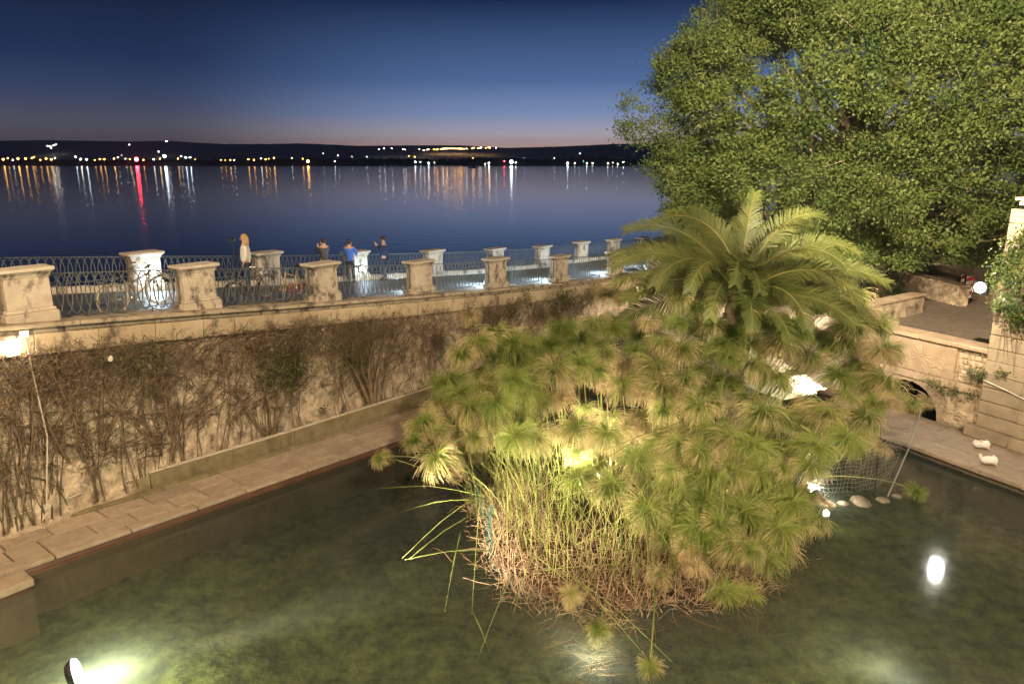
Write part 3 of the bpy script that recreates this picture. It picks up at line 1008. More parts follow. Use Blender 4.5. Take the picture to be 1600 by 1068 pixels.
RF = ['iron loop railing panel beyond the leftmost pillar at the picture edge', 'iron loop railing panel with the white-wheeled bicycle parked behind it', 'iron loop railing panel hiding the black city bicycle and yellow folding bicycle', 'iron loop railing panel in front of the glowing lamp niche', 'iron loop railing panel left of the clean cream pillar, with blue-lit paving behind', 'front railing panel with a blue light stripe low behind its bars', 'front railing panel with the brightest blue paving behind its dark bars', 'small front railing panel just left of the palm crown']
for (sa, _), (sb, _), lab in zip(FRONT[:-1], FRONT[1:], RF):
    railing(lab, sa + 0.5, sb - 0.5, 0.10, 0.0, 'iron railing panels of the promenade')
RB = ['sea-side railing panel outside the left edge of view', 'sea-side railing panel between the picture edge and the dazzling lamp pillar', 'sea-side railing panel left of the woman in the white jacket', 'sea-side railing panel behind the man in the dark jacket', 'sea-side railing panel right of the person in blue', 'sea-side railing panel between the first and second white-faced pillars', 'sea-side railing panel between the second and third white-faced pillars', 'sea-side railing panel between the third and fourth white-faced pillars', 'sea-side railing panel ending at the turquoise-lit pillar', 'sea-side railing panel at the left tips of the palm fronds', 'sea-side railing panel behind the left palm fronds', 'pale-lit sea-side railing panel seen between palm fronds']
for (sa, _), (sb, _), lab in zip(BACK[:-2], BACK[1:-1], RB):
    railing(lab, sa + 0.5, sb - 0.5, 4.72, 0.22, 'iron railing panels of the promenade')

# ---- low cool lamps fixed to the pillars
lens_m = emit('cool_lens', (0.75, 0.9, 1.0), 260)
lens_dim = emit('cool_lens_dim', (0.75, 0.9, 1.0), 30)


def pillar_lamp(label, s, off, side, power, lens):
    r = empty('pillar_lamp', W(s, off, zp(s) + 0.52), A_D)
    tag(r, label, 'lamp', 'low lamps on the promenade pillars')
    b = MB(); b.box((0, 0, 0), (0.22, 0.10, 0.24)); b.build('housing', black_m, r)
    b = MB(); b.box((0, side * 0.056, 0), (0.18, 0.008, 0.20)); b.build('lens', lens, r)
    p = W(s, off + side * 0.30, zp(s) + 0.55)
    point('pillar_lamp_light', p, power, COOL, 0.06)


pillar_lamp('dazzling white lamp low on the sea-side pillar behind the white-wheeled bicycle', 5.62, 4.50, -1, 55, lens_m)
pillar_lamp('small bright lamp on the foot of the sea-side pillar next to the person in blue', 14.3, 4.50, -1, 30, lens_dim)
for s, pw_, lab in ((13.3, 150, 'cool lamp on the hidden side of the pillar with the spidery stain'), (17.85, 420, 'cool lamp on the hidden side of the clean cream front pillar'), (22.65, 480, 'cool lamp on the hidden side of the front pillar above the green creeper'), (28.0, 480, 'cool lamp on the hidden side of the orange-lit front pillar'), (32.6, 420, 'cool lamp on the hidden side of the pillar behind palm fronds')):
    pillar_lamp(lab, s, 0.40, 1, pw_, lens_dim)

# ---- bicycles
chrome_m = M('bicycle_rim', (0.42, 0.42, 0.41), rough=0.4, metal=0.6)
paleTyre_m = M('pale_tyre', (0.52, 0.46, 0.36), rough=0.7)


def ring(r_, seg=22): return [(r_ * math.cos(2 * math.pi * k / seg), 0, r_ * math.sin(2 * math.pi * k / seg)) for k in range(seg)]


def bicycle(label, frame_mat, s, off, yaw, sc=1.0, tyre=rubber_m, lean=0.12, steer=0.0, R_=0.33, wb=1.06, tall=1.0):
    z = zp(s)
    r = empty('bicycle', W(s, off, z), A_D + yaw)
    r.rotation_euler = (lean, -0.085 * math.cos(yaw), A_D + yaw)
    r.scale = (sc, sc, sc)
    tag(r, label, 'bicycle')
    for x in (-wb / 2, wb / 2):
        b = MB(); b.tube([(p[0], p[1], p[2]) for p in ring(R_)], 0.022, 6, closed=True)
        w = b.build('wheel', tyre, r); w.location = (x, 0, R_ + 0.02)
        if x > 0: w.rotation_euler = (0, 0, steer)
        b = MB(); b.tube(ring(R_ - 0.03), 0.010, 5, closed=True); b.build('rim', chrome_m, w)
        b = MB()
        for k in range(14):
            a = 2 * math.pi * k / 14
            b.tube([(0.02 * math.cos(a + 1), 0.02 * (-1) ** k, 0.02 * math.sin(a + 1)), ((R_ - 0.03) * math.cos(a), 0, (R_ - 0.03) * math.sin(a))], 0.003, 3)
        b.tube([(0, -0.05, 0), (0, 0.05, 0)], 0.025, 8); b.build('spokes', chrome_m, w)
    h = tall
    bb, st_, hd, hl = Vector((-0.08, 0, 0.29)), Vector((-0.24, 0, 0.74 * h)), Vector((0.36, 0, 0.80 * h)), Vector((0.40, 0, 0.62 * h))
    rw, fw = Vector((-wb / 2, 0, R_ + 0.02)), Vector((wb / 2, 0, R_ + 0.02))
    b = MB()
    for p, q, t in ((bb, st_, .018), (bb, hl, .021), (st_ * 0.7 + bb * 0.3, hd, .017), (hd, hl, .022)): b.tube([p, q], t, 6)
    for y in (-0.045, 0.045):
        b.tube([bb + Vector((0, y * .6, 0)), rw + Vector((0, y, 0))], 0.010, 5); b.tube([st_ * .9 + bb * .1, rw + Vector((0, y, 0))], 0.009, 5)
    b.build('frame', frame_mat, r, True)
    b = MB()
    for y in (-0.05, 0.05): b.tube([hl, hl + Vector((0.03, y, -0.04)), fw + Vector((0, y, 0))], 0.012, 5)
    b.build('fork', frame_mat, r)
    b = MB(); b.tube([hd, hd + Vector((-0.03, 0, 0.16))], 0.013, 6)
    b.tube([hd + Vector((-0.16, -0.28, 0.20)), hd + Vector((-0.03, -0.14, 0.20)), hd + Vector((0.0, 0, 0.16)), hd + Vector((-0.03, 0.14, 0.20)), hd + Vector((-0.16, 0.28, 0.20))], 0.012, 6)
    hb = b.build('handlebar', steel_m, r)
    b = MB()
    for y in (-0.28, 0.28): b.tube([hd + Vector((-0.23, y * 1.02, 0.20)), hd + Vector((-0.13, y * .97, 0.20))], 0.018, 6)
    b.build('grip', rubber_m, hb)
    b = MB(); b.tube([st_, st_ + Vector((-0.05, 0, 0.16))], 0.013, 6); b.build('seat_post', steel_m, r)
    sd = st_ + Vector((-0.06, 0, 0.18))
    V = [sd + Vector(p) for p in ((-0.13, -0.08, 0.02), (-0.13, 0.08, 0.02), (0.02, 0.045, 0.02), (0.15, 0.018, 0.01), (0.15, -0.018, 0.01), (0.02, -0.045, 0.02), (-0.12, -0.06, -0.04), (-0.12, 0.06, -0.04), (0.14, 0, -0.025))]
    b = MB(); b.add(V, [(0, 5, 4, 3, 2, 1), (0, 1, 7, 6), (1, 2, 3, 8, 7), (5, 0, 6, 8, 4), (3, 4, 8), (6, 7, 8)]); b.build('saddle', black_m, r)
    b = MB(); b.tube([(bb.x, -0.06, bb.z), (bb.x, 0.06, bb.z)], 0.02, 6); b.tube([bb + Vector((0, -0.06, 0)), bb + Vector((0.11, -0.07, -0.12))], 0.009, 4); b.tube([bb + Vector((0, 0.06, 0)), bb + Vector((-0.11, 0.07, 0.12))], 0.009, 4)
    b.tube([bb + Vector((ring_[0], -0.05, ring_[2])) for ring_ in ring(0.085, 14)], 0.006, 4, closed=True)
    b.box(bb + Vector((0.11, -0.11, -0.12)), (0.09, 0.08, 0.02)); b.box(bb + Vector((-0.11, 0.11, 0.12)), (0.09, 0.08, 0.02)); b.build('crank', steel_m, r)
    for c, a0, a1, nm in ((rw, 0.3, 2.9, 'mudguard'), (fw, 0.6, 2.6, 'mudguard')):
        b = MB(); b.tube([(c.x + (R_ + .045) * math.cos(a), 0, c.z + (R_ + .045) * math.sin(a)) for a in np.linspace(a0, a1, 10)], 0.016, 5); b.build(nm, frame_mat, r)
    b = MB()
    for y in (-0.05, 0.05):
        b.tube([rw + Vector((0.18, y, R_ + .12)), rw + Vector((-0.26, y, R_ + .10))], 0.007, 4); b.tube([rw + Vector((-0.02, y, 0)), rw + Vector((-0.16, y, R_ + .11))], 0.006, 4)
    for k in range(4): b.tube([rw + Vector((0.14 - .12 * k, -0.05, R_ + .115)), rw + Vector((0.14 - .12 * k, 0.05, R_ + .115))], 0.005, 4)
    b.build('rear_rack', steel_m, r)
    b = MB(); b.tube([bb + Vector((-.05, .03, 0)), bb + Vector((-.12, .17, -.27))], 0.008, 4); b.build('kickstand', steel_m, r)
    return r


silver_f = M('silver_frame', (0.40, 0.38, 0.34), rough=0.4, metal=0.3)
black_f = M('black_frame', (0.03, 0.035, 0.05), rough=0.35)
yellow_f = M('yellow_frame', (0.62, 0.42, 0.10), rough=0.4)
red_f = M('red_frame', (0.45, 0.03, 0.03), rough=0.4)
s_a, _ = on_wall(178, 463, 0.55); s_b, _ = on_wall(254, 464, 0.55)
bicycle('silver city bicycle with pale tyres leaning on the railing before the dazzling lamp', silver_f, (s_a + s_b) / 2, 0.60, 0.0, (s_b - s_a) / 1.06 if 0.7 < (s_b - s_a) / 1.06 < 1.4 else 1.0, paleTyre_m, 0.10)
s_a, _ = on_wall(352, 452, 0.6); s_b, _ = on_wall(431, 452, 0.6)
bicycle('black city bicycle with thin wheels leaning behind the railing beside the woman', black_f, (s_a + s_b) / 2, 0.62, 0.0, 1.0, rubber_m, 0.10, 0.25, R_=0.35, wb=1.12)
s_a, _ = on_wall(455, 440, 1.3)
bicycle('small yellow folding bicycle with raised handlebar beside the streaked pillar', yellow_f, s_a, 1.25, math.pi + 0.3, 0.95, paleTyre_m, -0.08, 0.5, R_=0.24, wb=0.95, tall=1.15)
s_a, _ = on_wall(463, 452, 0.7)
bicycle('low red bicycle with small wheels tucked behind the streaked pillar', red_f, s_a + 0.1, 0.75, math.pi, 0.72, rubber_m, -0.08, 0.2, R_=0.27, wb=0.9)


# ---- people on the promenade
skin_c = M('skin', (0.50, 0.30, 0.20), rough=0.6)


def person(label, s, off, yaw, height, top_m, leg_m, hair_m, arms='down', long_hair=False, extra=None):
    r = empty('person', W(s, off, zp(s)), yaw)
    k = height / 1.72
    r.scale = (k, k, k)
    tag(r, label, 'person', 'people standing at the sea-side railing')
    # body faces local +x
    P = [(0, 0, .96), (0, 0, 1.12), (0.01, 0, 1.30), (0.0, 0, 1.44), (0.015, 0, 1.52), (0.02, 0, 1.60), (0.02, 0, 1.68)]
    Rr = [.135, .125, .14, .10, .052, .092, .07]
    E_ = [(0, 1), (1, 2), (2, 3), (3, 4), (4, 5), (5, 6)]

    def limb(par, pts, rad):
        p = par
        for q, ra in zip(pts, rad):
            P.append(q); Rr.append(ra); E_.append((p, len(P) - 1)); p = len(P) - 1
        return p
    for y in (-1, 1):
        limb(0, [(0, y * .095, .86), (0.015, y * .105, .50), (-0.02, y * .11, .10), (0.0, y * .115, .04), (0.13, y * .125, .03)], [.088, .06, .042, .04, .032])
    for y in (-1, 1):
        if arms == 'camera':
            e, h = (0.14, y * .24, 1.16), (0.30, y * .10, 1.44)
        elif arms == 'rail':
            e, h = (0.10, y * .26, 1.18), (0.30, y * .22, 1.09)
        else:
            e, h = (-0.03, y * .25, 1.13), (0.05, y * .26, .90)
        sh = (0.0, y * .185, 1.40)
        hv = Vector(h) - Vector(e); hv.normalize(); hv = hv * 0.09
        i0 = limb(3, [sh, e, h], [.058, .044, .033])
        for f in range(4):
            o_ = Vector((0, (f - 1.5) * .018, 0.004 * f))
            limb(i0, [tuple(Vector(h) + hv * 0.75 + o_), tuple(Vector(h) + hv * (1.45 + .1 * (f in (1, 2))) + o_ + Vector((.004, 0, -.02)))], [.0095, .008])
        limb(i0, [tuple(Vector(h) + hv * .45 + Vector((.01, -y * .045, .01)))], [.011])
    obj('body', skin_mesh('body', P, E_, Rr, skin_c, 1, 0), r)
    # jacket and trousers follow the same bones, a little fuller
    JP = [(0, 0, .80), (0, 0, 1.10), (0.01, 0, 1.30), (0, 0, 1.43)]; JR = [.18, .165, .168, .115]; JE = [(0, 1), (1, 2), (2, 3)]
    for y in (-1, 1):
        a = len(JP)
        if arms == 'camera': e, h = (0.14, y * .24, 1.16), (0.27, y * .12, 1.40)
        elif arms == 'rail': e, h = (0.10, y * .26, 1.18), (0.27, y * .23, 1.10)
        else: e, h = (-0.03, y * .25, 1.13), (0.04, y * .258, .94)
        JP += [(0, y * .185, 1.40), e, h]; JR += [.075, .06, .05]; JE += [(3, a), (a, a + 1), (a + 1, a + 2)]
    obj('jacket', skin_mesh('jacket', JP, JE, JR, top_m, 1, 0), r)
    TP = [(0, 0, 1.0)]; TR = [.15]; TE = []
    for y in (-1, 1):
        a = len(TP); TP += [(0, y * .095, .84), (0.015, y * .105, .50), (-0.02, y * .11, .09)]; TR += [.10, .074, .058]; TE += [(0, a), (a, a + 1), (a + 1, a + 2)]
    obj('trousers', skin_mesh('trousers', TP, TE, TR, leg_m, 1, 0), r)
    b = MB(); b.ball((0.0, 0, 1.655), (.108, .10, .105), 12, 8)
    if long_hair: b.ball((-.055, 0, 1.53), (.085, .115, .20), 12, 8)
    b.build('hair', hair_m, r, True)
    b = MB(); b.ball((.115, 0, 1.60), (.018, .014, .022), 6, 4)
    for y in (-1, 1): b.ball((.02, y * .098, 1.60), (.02, .012, .03), 6, 4)
    b.build('nose_and_ears', skin_c, r, True)
    b = MB()
    for y in (-.035, .035): b.ball((.103, y, 1.625), (.009, .012, .008), 6, 4)
    b.build('eyes', black_m, r)
    b = MB()
    for y in (-.115, .115): b.box((.05, y, .045), (.27, .10, .09))
    b.build('shoes', black_m, r)
    return r


white_j = M('white_jacket', (0.66, 0.60, 0.50), rough=0.8)
dark_j = M('dark_jacket', (0.045, 0.045, 0.048), rough=0.55, spec=0.5)
blue_j = M('blue_jacket', (0.05, 0.14, 0.50), rough=0.7)
navy_j = M('navy_coat', (0.02, 0.03, 0.07), rough=0.8)
jean_m = M('dark_jeans', (0.03, 0.035, 0.06), rough=0.85)
blond_m = M('blond_hair', (0.46, 0.27, 0.11), rough=0.6)
brown_m = M('brown_hair', (0.05, 0.03, 0.02), rough=0.6)


def stand(px, py_head, off, label, *a, **k):
    s, z = on_wall(px, py_head, off)
    h = max(1.5, min(1.9, z - zp(s)))
    return person(label, s, off, *a[:1], h, *a[1:], **k), s


sea_yaw = math.atan2(NV.y, NV.x)
_, s_w = stand(381, 367, 3.3, 'blond woman in a white jacket standing beside the camera tripod', sea_yaw + 0.9, white_j, jean_m, blond_m, long_hair=True)
stand(505, 373, 4.15, 'person in a black jacket leaning on the sea-side railing, back turned', sea_yaw - 0.2, dark_j, jean_m, brown_m, arms='camera')
stand(545, 375, 4.1, 'person in a bright blue jacket beside the pillar with the lamp niche', sea_yaw - 0.9, blue_j, jean_m, brown_m, arms='rail')
stand(599, 370, 4.15, 'person in a dark navy coat at the rail right of the lamp niche pillar', sea_yaw + 0.7, navy_j, jean_m, brown_m, arms='camera')
# camera tripod
s_t, z_t = on_wall(363, 366, 3.5)
tri = empty('tripod', W(s_t, 3.5, zp(s_t)), sea_yaw); tag(tri, 'thin black camera tripod standing left of the blond woman', 'tripod')
hh = min(1.75, max(1.45, z_t - zp(s_t)))
b = MB(); b.tube([(0, 0, 0.75), (0, 0, hh - 0.1)], 0.017, 6); b.build('centre_column', black_m, tri)
for k in range(3):
    a = 2 * math.pi * k / 3 + 0.4
    b = MB(); b.tube([(0.04 * math.cos(a), 0.04 * math.sin(a), hh - 0.45), (0.42 * math.cos(a), 0.42 * math.sin(a), 0.0)], [0.016, 0.011], 6); b.build('leg', black_m, tri)
cm = empty('camera', W(s_t, 3.5, zp(s_t) + hh - 0.1), sea_yaw + 0.5); tag(cm, 'small black camera on top of the tripod', 'camera')
b = MB(); b.box((0, 0, 0.06), (0.08, 0.16, 0.12)); b.box((0, 0, 0.13), (0.05, 0.06, 0.03)); b.build('body', black_m, cm)
b = MB(); b.lathe([(0.036, 0), (0.036, 0.06), (0.041, 0.07), (0.041, 0.12)], (0.04, 0, 0.06), 12, Matrix.Rotation(math.pi / 2, 3, 'Y')); b.build('lens', black_m, cm)

# ================================================================== WALL FITTINGS
glow_warm = emit('warm_lamp_glass', (1.0, 0.82, 0.58), 70)
s_l, z_l = on_wall(16, 541, -0.32)
lan = empty('wall_lantern', W(s_l, -0.32, z_l), A_D); tag(lan, 'glowing square wall lantern on the retaining wall at the left edge', 'lantern')
b = MB(); b.box((0, 0, -0.02), (0.17, 0.17, 0.24), taper=1.25); b.build('glass', glow_warm, lan)
b = MB(); b.box((0, 0, 0.165), (0.32, 0.32, 0.05)); b.box((0, 0, 0.21), (0.20, 0.20, 0.05)); b.build('top', white_m, lan)
b = MB(); b.box((0, 0, -0.19), (0.24, 0.24, 0.03)); b.build('base', white_m, lan)
b = MB(); b.tube([(0, 0.3, 0.1), (0, 0.02, 0.19)], 0.018, 6); b.build('bracket', black_m, lan)
point('wall_lantern_light', W(s_l + 0.05, -0.72, z_l + 0.0), 24, WARM2, 0.12)
s_j, z_j = on_wall(37, 521, -0.34)
jb = empty('junction_box', W(s_j, -0.36, z_j), A_D); tag(jb, 'small white junction box on the wall just right of the lantern', 'box')
obj('box', bevelled('box', (0.18, 0.08, 0.16), white_m, 0.012), jb)
obj('lid', bevelled('lid', (0.15, 0.012, 0.13), white_m, 0.004), jb, (0, -0.046, 0))
b = MB()
sq, zq = on_wall(72, 786, -0.4)
b.tube([W(s_j, -0.37, z_j - 0.08), W(s_j + 0.02, -0.38, z_j - 0.6), W(s_j + 0.1, -0.42, 2.6), W(sq, -0.42, 0.98)], 0.016, 6)
tag(b.build('conduit', stone_cap), 'pale vertical conduit running down the wall from the junction box', 'pipe')
b = MB()
kq = [on_wall(x, y, -0.25) for x, y in ((0, 809), (40, 800), (70, 786), (95, 778), (130, 773))]
b.tube([W(s_, -0.25 + 0.05, 0.86 + 0.03 * math.sin(i * 2)) for i, (s_, z_) in enumerate(kq)], 0.016, 6)
tag(b.build('cable', stone_cap), 'white cable lying along the kerb of the vine bed', 'cable')
bx = obj('socket_box', bevelled('socket_box', (0.13, 0.11, 0.13), stone_cap, 0.012), None, W(sq, -0.42, 0.93), (0, 0, A_D)); tag(bx, 'small beige socket box at the foot of the pale conduit', 'box')

# floodlight on the pier
fl_p = Vector((14.72, 22.25, 5.02))
fl = empty('floodlight', fl_p, math.atan2(-fl_p.y, -fl_p.x) - .35); tag(fl, 'dazzling white floodlight in front of the ivy on the right-hand pier', 'floodlight')
flood_m = emit('flood_lens', (1.0, 0.97, 0.9), 160)
obj('housing', bevelled('housing', (0.12, 0.42, 0.38), black_m, 0.02), fl)
b = MB(); b.lathe([(0.16, 0), (0.15, 0.03), (0.07, 0.05)], (0.06, 0, 0), 18, Matrix.Rotation(math.pi / 2, 3, 'Y')); lz = b.build('lens', flood_m, fl)
b = MB(); b.tube([(0.0, -0.23, 0), (0.0, -0.23, -0.25), (0.0, 0.23, -0.25), (0.0, 0.23, 0)], 0.014, 5); b.build('yoke', black_m, fl)
spot('floodlight_light', fl_p + Vector((-0.10, -0.15, 0.0)), fl_p + Vector((-2.2, -1.4, -0.35)), 520, (1.0, 0.93, 0.82), 172, 0.25, 0.1)

# wall lamps by the palm
wl = empty('wall_spotlights', W(29.3, -0.45, 2.05), A_D); tag(wl, 'pair of bright spotlights on the wall below the left palm fronds', 'spotlight')
for dx, dz in ((-0.12, 0.12), (0.22, -0.12)):
    b = MB(); b.lathe([(0.05, 0), (0.10, 0.06), (0.11, 0.2), (0.115, 0.2)], (dx, 0.0, dz), 10, Matrix.Rotation(math.pi / 2, 3, 'X')); hd_ = b.build('lamp_head', black_m, wl)
    b = MB(); b.lathe([(0.09, 0), (0.09, 0.01)], (dx, -0.19, dz), 10, Matrix.Rotation(math.pi / 2, 3, 'X')); b.build('lens', glow_warm, hd_)
b = MB(); b.tube([(0.05, 0.02, 0), (0.05, 0.4, 0)], 0.02, 6); b.build('bracket', black_m, wl)
point('wall_spot_light', W(29.3, -0.95, 2.1), 260, WARM, 0.1)

# underwater floodlights
hot_m = emit('underwater_lens', (1.0, 0.96, 0.85), 120)


def uw_lamp(label, loc, target, power, col, angle, rad=0.17):
    r = empty('underwater_lamp', loc); tag(r, label, 'lamp', 'floodlights in the pool')
    d = (Vector(target) - Vector(loc)).normalized()
    r.rotation_euler = d.to_track_quat('Z', 'Y').to_euler()
    b = MB(); b.lathe([(rad * .7, -0.12), (rad * .95, -0.06), (rad, 0.0)], (0, 0, 0), 16); b.build('housing', black_m, r)
    b = MB(); b.lathe([(rad * .98, 0.0), (rad * .9, 0.05), (rad * .4, 0.09)], (0, 0, 0.004), 16); b.build('lens', hot_m, r)
    spot('underwater_lamp_light', Vector(loc) + d * 0.16, target, power, col, angle, 0.7, 0.1)


U1 = at_z(117, 1050, 0.30)
uw_lamp('blazing white floodlight at the waterline in the lower left corner of the pool', U1, (0.8, 15.2, 1.7), 24000, (1.0, 0.86, 0.58), 33, 0.24)
point('underwater_lamp_light', U1 + Vector((0.45, 0.15, -0.62)), 760, (1.0, 1.0, 0.66), 0.25)
U2 = at_z(1276, 772, 0.16)
uw_lamp('bright underwater lamp beside the bent wire net right of the papyrus', U2, (10.4, 29.0, 1.0), 2000, (1.0, 0.86, 0.66), 85)
point('underwater_lamp_light', U2 + Vector((0.15, -0.35, 0.25)), 70, (1.0, 0.88, 0.68), 0.08)
U3 = Vector((11.2, 24.2, 0.1))
uw_lamp('lamp lighting the pale back wall from behind the papyrus', U3, (10.6, 30.0, 0.9), 8000, (1.0, 0.88, 0.72), 125)
U4 = at_z(1420, 1110, -0.35)
uw_lamp('warm underwater lamp just below the bottom edge of the picture', U4, U4 + Vector((-1.0, 2.0, 0.1)), 220, (1.0, 0.85, 0.55), 140)
U5 = at_z(930, 1090, -0.40)
uw_lamp('warm underwater lamp in front of the papyrus island', U5, (1.4, 14.0, 1.0), 300, (1.0, 0.86, 0.55), 110)
isl_glass = emit('island_lamp_glass', (1.0, .82, .5), 3)


def island_flood(label, loc, target, power, angle):
    r = empty('island_floodlight', loc); tag(r, label, 'floodlight', 'floodlights on the papyrus island')
    d = (Vector(target) - Vector(loc)).normalized()
    r.rotation_euler = d.to_track_quat('Z', 'Y').to_euler()
    obj('housing', bevelled('housing', (.26, .2, .12), black_m, .015), r, (0, 0, -.07))
    b = MB(); b.box((0, 0, 0), (.22, .16, .008)); b.build('lens', isl_glass, r)
    b = MB(); b.tube([(-.14, 0, -.06), (-.14, 0, -.3), (.14, 0, -.3), (.14, 0, -.06)], .01, 5); b.build('yoke', black_m, r)
    spot('island_flood_light', Vector(loc) + d * .05, target, power, (1.0, .86, .55), angle, .8, .1)


island_flood('floodlight hidden among the reeds in the middle of the island front', (1.9, 16.6, .8), (1.9, 17.6, 2.8), 2600, 160)
island_flood('floodlight hidden among the reeds on the right of the island', (5.6, 16.0, .5), (5.6, 19.0, 2.6), 380, 130)
# lamp under the big tree
point('tree_lamp_light', (13.0, 29.5, 3.6), 900, WARM2, 0.15)

# ================================================================== FAR LIGHTS ACROSS THE WATER
LM = {'orange': emit('sodium_light', (1.0, 0.45, 0.10), 34), 'white': emit('white_light', (1.0, 0.93, 0.80), 34), 'blue': emit('cool_white_light', (0.70, 0.88, 1.0), 55), 'red': emit('red_light', (1.0, 0.03, 0.05), 140), 'green': emit('green_light', (0.1, 1.0, 0.5), 50)}
b = MB(); b.ball((0, 0, 0), 1.0, 8, 5)
LME = {k: b.mesh('lamp_globe', m) for k, m in LM.items()}
LL = {'orange': 'orange lamp glowing on the far shore across the water', 'white': 'white lamp shining on the far shore across the water', 'blue': 'cool white lamp shining on the far shore across the water', 'red': 'red harbour beacon glowing on the far shore above its long red reflection', 'green': 'green lamp glimpsed on the far shore through the big tree'}


def far_lamp(x, y, col, r_, label=None, Y=3000):
    if Y == 3000 and y < 243: Y = 3400
    p = at_y(x, y, Y)
    o = obj('far_lamp', LME[col], None, p); o.scale = (r_, r_, r_)
    tag(o, label or LL[col], 'lamp', 'lamps along the far shore')


rl = random.Random(21)
for x, y, c, r_ in ((213, 249, 'red', 7.5), (257, 244, 'blue', 5.5), (481, 252, 'orange', 5.5), (799, 253, 'blue', 6.5)):
    far_lamp(x, y, c, r_, {'red': LL['red'], 'orange': 'bright yellow-orange lamp standing apart at the end of the left town lights'}.get(c, 'sparkling cool lamp above the left town lights near the red beacon' if x < 500 else 'largest cool white lamp, alone on the dark shore left of the big tree'))
for x, y, c, r_ in ((5, 249, 'orange', 5), (12, 247, 'orange', 4), (20, 250, 'white', 4), (28, 248, 'orange', 5), (40, 248, 'orange', 4), (50, 247, 'orange', 5), (53, 245, 'orange', 3.4), (63, 250, 'orange', 2.6), (72, 248, 'orange', 4), (80, 249, 'orange', 4), (86, 247, 'white', 2.2), (118, 245, 'blue', 2.2), (126, 249, 'white', 3.8), (135, 249, 'blue', 3.8), (148, 250, 'orange', 3.4), (156, 249, 'orange', 3.4), (163, 249, 'orange', 3), (178, 248, 'orange', 3.2), (184, 246, 'blue', 2.2), (190, 242, 'white', 1.8), (196, 248, 'white', 2.6), (203, 249, 'orange', 3.4), (224, 250, 'orange', 2.6), (240, 249, 'white', 3.2), (250, 248, 'orange', 2.6), (278, 248, 'orange', 3), (283, 244, 'white', 4), (290, 246, 'blue', 3.6), (297, 246, 'blue', 3.4), (305, 249, 'orange', 2), (345, 250, 'orange', 2.2), (352, 250, 'orange', 2.8), (360, 250, 'orange', 2.6), (366, 250, 'white', 2), (388, 249, 'orange', 3), (397, 250, 'orange', 3), (408, 248, 'white', 2.4), (415, 249, 'orange', 3), (420, 248, 'orange', 3), (428, 247, 'orange', 3.6), (456, 247, 'white', 2.4), (473, 248, 'orange', 2.6), (523, 252, 'white', 3.4), (528, 243, 'white', 2.2), (505, 240, 'blue', 1.8), (550, 245, 'white', 1.6), (573, 245, 'white', 1.6), (639, 244, 'orange', 2.6), (648, 245, 'orange', 2.4), (649, 253, 'blue', 2.8), (657, 253, 'blue', 2.8), (670, 255, 'blue', 3.4), (679, 254, 'white', 2.2), (739, 247, 'orange', 2.8), (758, 256, 'white', 1.8), (764, 255, 'blue', 3.6), (788, 252, 'red', 2.2), (806, 254, 'white', 3), (819, 247, 'white', 1.4), (866, 247, 'white', 1.4), (887, 255, 'blue', 4), (898, 255, 'white', 1.8), (912, 252, 'green', 1.6), (906, 240, 'blue', 1.8), (917, 255, 'white', 2.6), (926, 255, 'white', 2.2), (950, 255, 'white', 2.4), (958, 254, 'white', 2), (965, 256, 'white', 2.2), (974, 253, 'blue', 3.4), (1470, 240, 'red', 3), (1481, 240, 'orange', 3), (1490, 238, 'green', 3.4), (1500, 241, 'orange', 2.8)):
    far_lamp(x, y, c, r_ * (0.72 if rl.random() < .6 else .45))
# hill villages
for k in range(46):
    x = rl.gauss(715, 34); x = min(765, max(668, x))
    far_lamp(x, 233.5 - 2.6 * (x - 668) / 97 + rl.uniform(-0.8, 0.8), 'orange' if rl.random() < .8 else 'white', rl.uniform(1.6, 2.8), 'tiny lamp in the string of orange village lights on the hillside', 4000)
for x, y in ((74, 228), (78, 228), (84, 227), (87, 226), (80, 231), (261, 220.5), (259, 221), (248, 237), (592, 233), (600, 232), (612, 232), (630, 233), (633, 234), (655, 233), (662, 235), (775, 231), (202, 226)):
    far_lamp(x, y, 'white', rl.uniform(1.5, 2.4), 'tiny white lamp high on the dark hillside', 3900)
bt = empty('boat', at_z(739, 262.5, SEA_Z)); tag(bt, 'small dark boat on the calm sea below the far shore', 'boat')
b = MB(); V = []
for x, w in ((-9, 0.2), (-6, 2.2), (3, 2.6), (9, 2.2)):
    V += [(x, -w, 2.2), (x, w, 2.2), (x * .93, -w * .6, -.5), (x * .93, w * .6, -.5)]
b.add(V, [f for i in range(3) for f in ((i * 4, i * 4 + 4, i * 4 + 6, i * 4 + 2), (i * 4 + 1, i * 4 + 3, i * 4 + 7, i * 4 + 5), (i * 4, i * 4 + 1, i * 4 + 5, i * 4 + 4))] + [(0, 2, 3, 1), (12, 13, 15, 14)])
b.build('hull', black_m, bt)
b = MB(); b.box((2, 0, 3.6), (6, 3.2, 3)); b.tube([(0, 0, 5), (0, 0, 10)], 0.15, 5); b.build('cabin', black_m, bt)

# ================================================================== VINES ON THE WALL
vleaf = leaf_mat('vine_leaf', (0.045, 0.075, 0.015), (0.11, 0.13, 0.03), trans=0.3, scale=3)
dleaf = leaf_mat('dry_vine_leaf', (0.10, 0.065, 0.03), (0.19, 0.13, 0.06), trans=0.25, scale=3)


